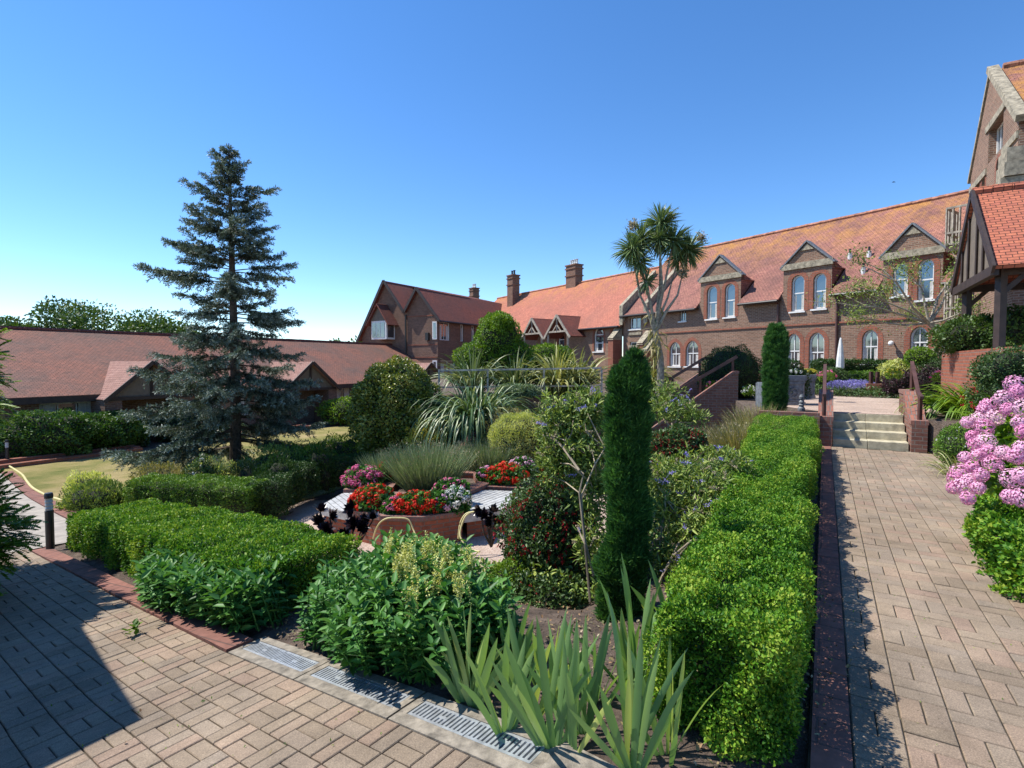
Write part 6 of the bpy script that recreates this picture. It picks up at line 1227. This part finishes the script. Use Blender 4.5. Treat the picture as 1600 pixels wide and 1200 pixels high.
cover('leaf_litter','dry leaf litter and crumbs scattered over the bare garden soil',[LW(-.8,.12),LW(3,.12),LW(3,2.5),LW(0,4),(3.5,7),(2.0,3.0)],9000,.022,'litter',.005,asp=.6)
cover('moss','tufts of moss and tiny weeds in the joints of the path',[LW(-.5,-.2),LW(8,-.2),LW(8,-2.2),LW(-.5,-2.2)],700,.014,'bright',.004,cat='moss',lift=.001)
cover('moss','tiny weeds and moss tufts in the joints of the straight path',[ST(1.5,.15),ST(12.3,.15),ST(12.3,1.3),ST(1.5,1.3)],700,.012,'bright',.003,cat='moss',lift=.001,zf=.0)
cover('leaf_litter','a few dry leaves and crumbs lying on the block paving',[LW(-.5,-.2),LW(8,-.2),LW(8,-2.6),LW(-.5,-2.6)],120,.02,'litter',.002,lift=.004,asp=.6)
cover('leaf_litter','dry box clippings along the straight path and its kerb',[ST(1.5,.0),ST(12.3,.0),ST(12.3,.5),ST(1.5,.5)],300,.014,'litter',.002,lift=.016,zf=.0,asp=.6)
cover('ground_cover','mixed low green planting on the bank between the patio and the box hedge',[(.9,4.0),(-.2,4.4),(-1.5,5.2),(-1.2,7.2),(.6,7.4),(2.4,8.0),(2.8,12.5),(4.3,14.6),(5.8,14.5),(4.9,10.5),(2.6,6.2)],36000,.06,'bud',.28)
cover('ground_cover','low plants between the retaining wall and the sunken garden',[(2.4,12.2),(2.4,16.4),(-1.0,16.4),(-4.2,14.2),(-4.2,13.9),(-.3,13.6)],14000,.08,'fuch',.3)
cover('ground_cover','green planting in the bed around the spruce',[(-9.3,10.6),(-5.2,11.0),(-5.4,13.6),(-4.6,14.6),(-4.4,17.2),(-6.5,17.0),(-9.6,12.2)],16000,.09,'bud',.2)
cover('ground_cover','leafy planting on the right bank beside the straight path',[ST(3.2,2.0),ST(12.3,1.72),ST(13.2,2.6),ST(10.5,3.6),ST(3,3.6)],16000,.06,'fuch',.3)
cover('ground_cover','terrace border planting in front of the brick wing',[ST(20.4,-2.2),ST(19.2,2.6),ST(22,3.6),ST(23.5,-2)],9000,.09,'fuch',.3,zf=.6)
# distant bird
p=D(1393,285,60); m=MB(); m.add([p,p+(.25,0,.12),p+(.5,.0,.02),p+(.25,.05,.02)],[(0,1,3),(1,2,3)]); m.tube([p+(.15,0,.03),p+(.35,.02,.03)],[.05,.02],5); tag(m.build('bird',M['gutter']),'tiny dark bird flying above the brick wing','bird')
# ================================================================== LIGHT
SUNV=unit((-.97,.25)); EL=rad(56)
sd=bpy.data.lights.new('sun','SUN'); so=bpy.data.objects.new('sun',sd); COL.objects.link(so); sd.energy=5.0; sd.angle=rad(.53); sd.color=(1.0,.95,.87)
v=Vector((SUNV[0]*math.cos(EL),SUNV[1]*math.cos(EL),math.sin(EL))); so.rotation_euler=v.to_track_quat('Z','Y').to_euler(); so.location=(-10,5,30)
w=bpy.data.worlds.new('World'); sc.world=w; w.use_nodes=True; nt=w.node_tree; bg=nt.nodes['Background']; sk=nt.nodes.new('ShaderNodeTexSky'); sk.sky_type='NISHITA'; sk.sun_disc=False
sk.sun_elevation=EL; sk.sun_rotation=math.atan2(SUNV[0],SUNV[1]); sk.altitude=800; sk.air_density=.95; sk.dust_density=0; sk.ozone_density=3.2
hs=nt.nodes.new('ShaderNodeHueSaturation'); hs.inputs['Hue'].default_value=.503; hs.inputs['Saturation'].default_value=1.22; nt.links.new(sk.outputs[0],hs.inputs['Color']); nt.links.new(hs.outputs[0],bg.inputs[0]); bg.inputs[1].default_value=.16
sc.render.engine='CYCLES'; sc.view_settings.view_transform='Standard'; sc.view_settings.look='None'; sc.view_settings.exposure=.5; sc.view_settings.gamma=1
sc.render.resolution_x=1024; sc.render.resolution_y=768
try: sc.cycles.max_bounces=6; sc.cycles.transparent_max_bounces=8
except Exception: pass
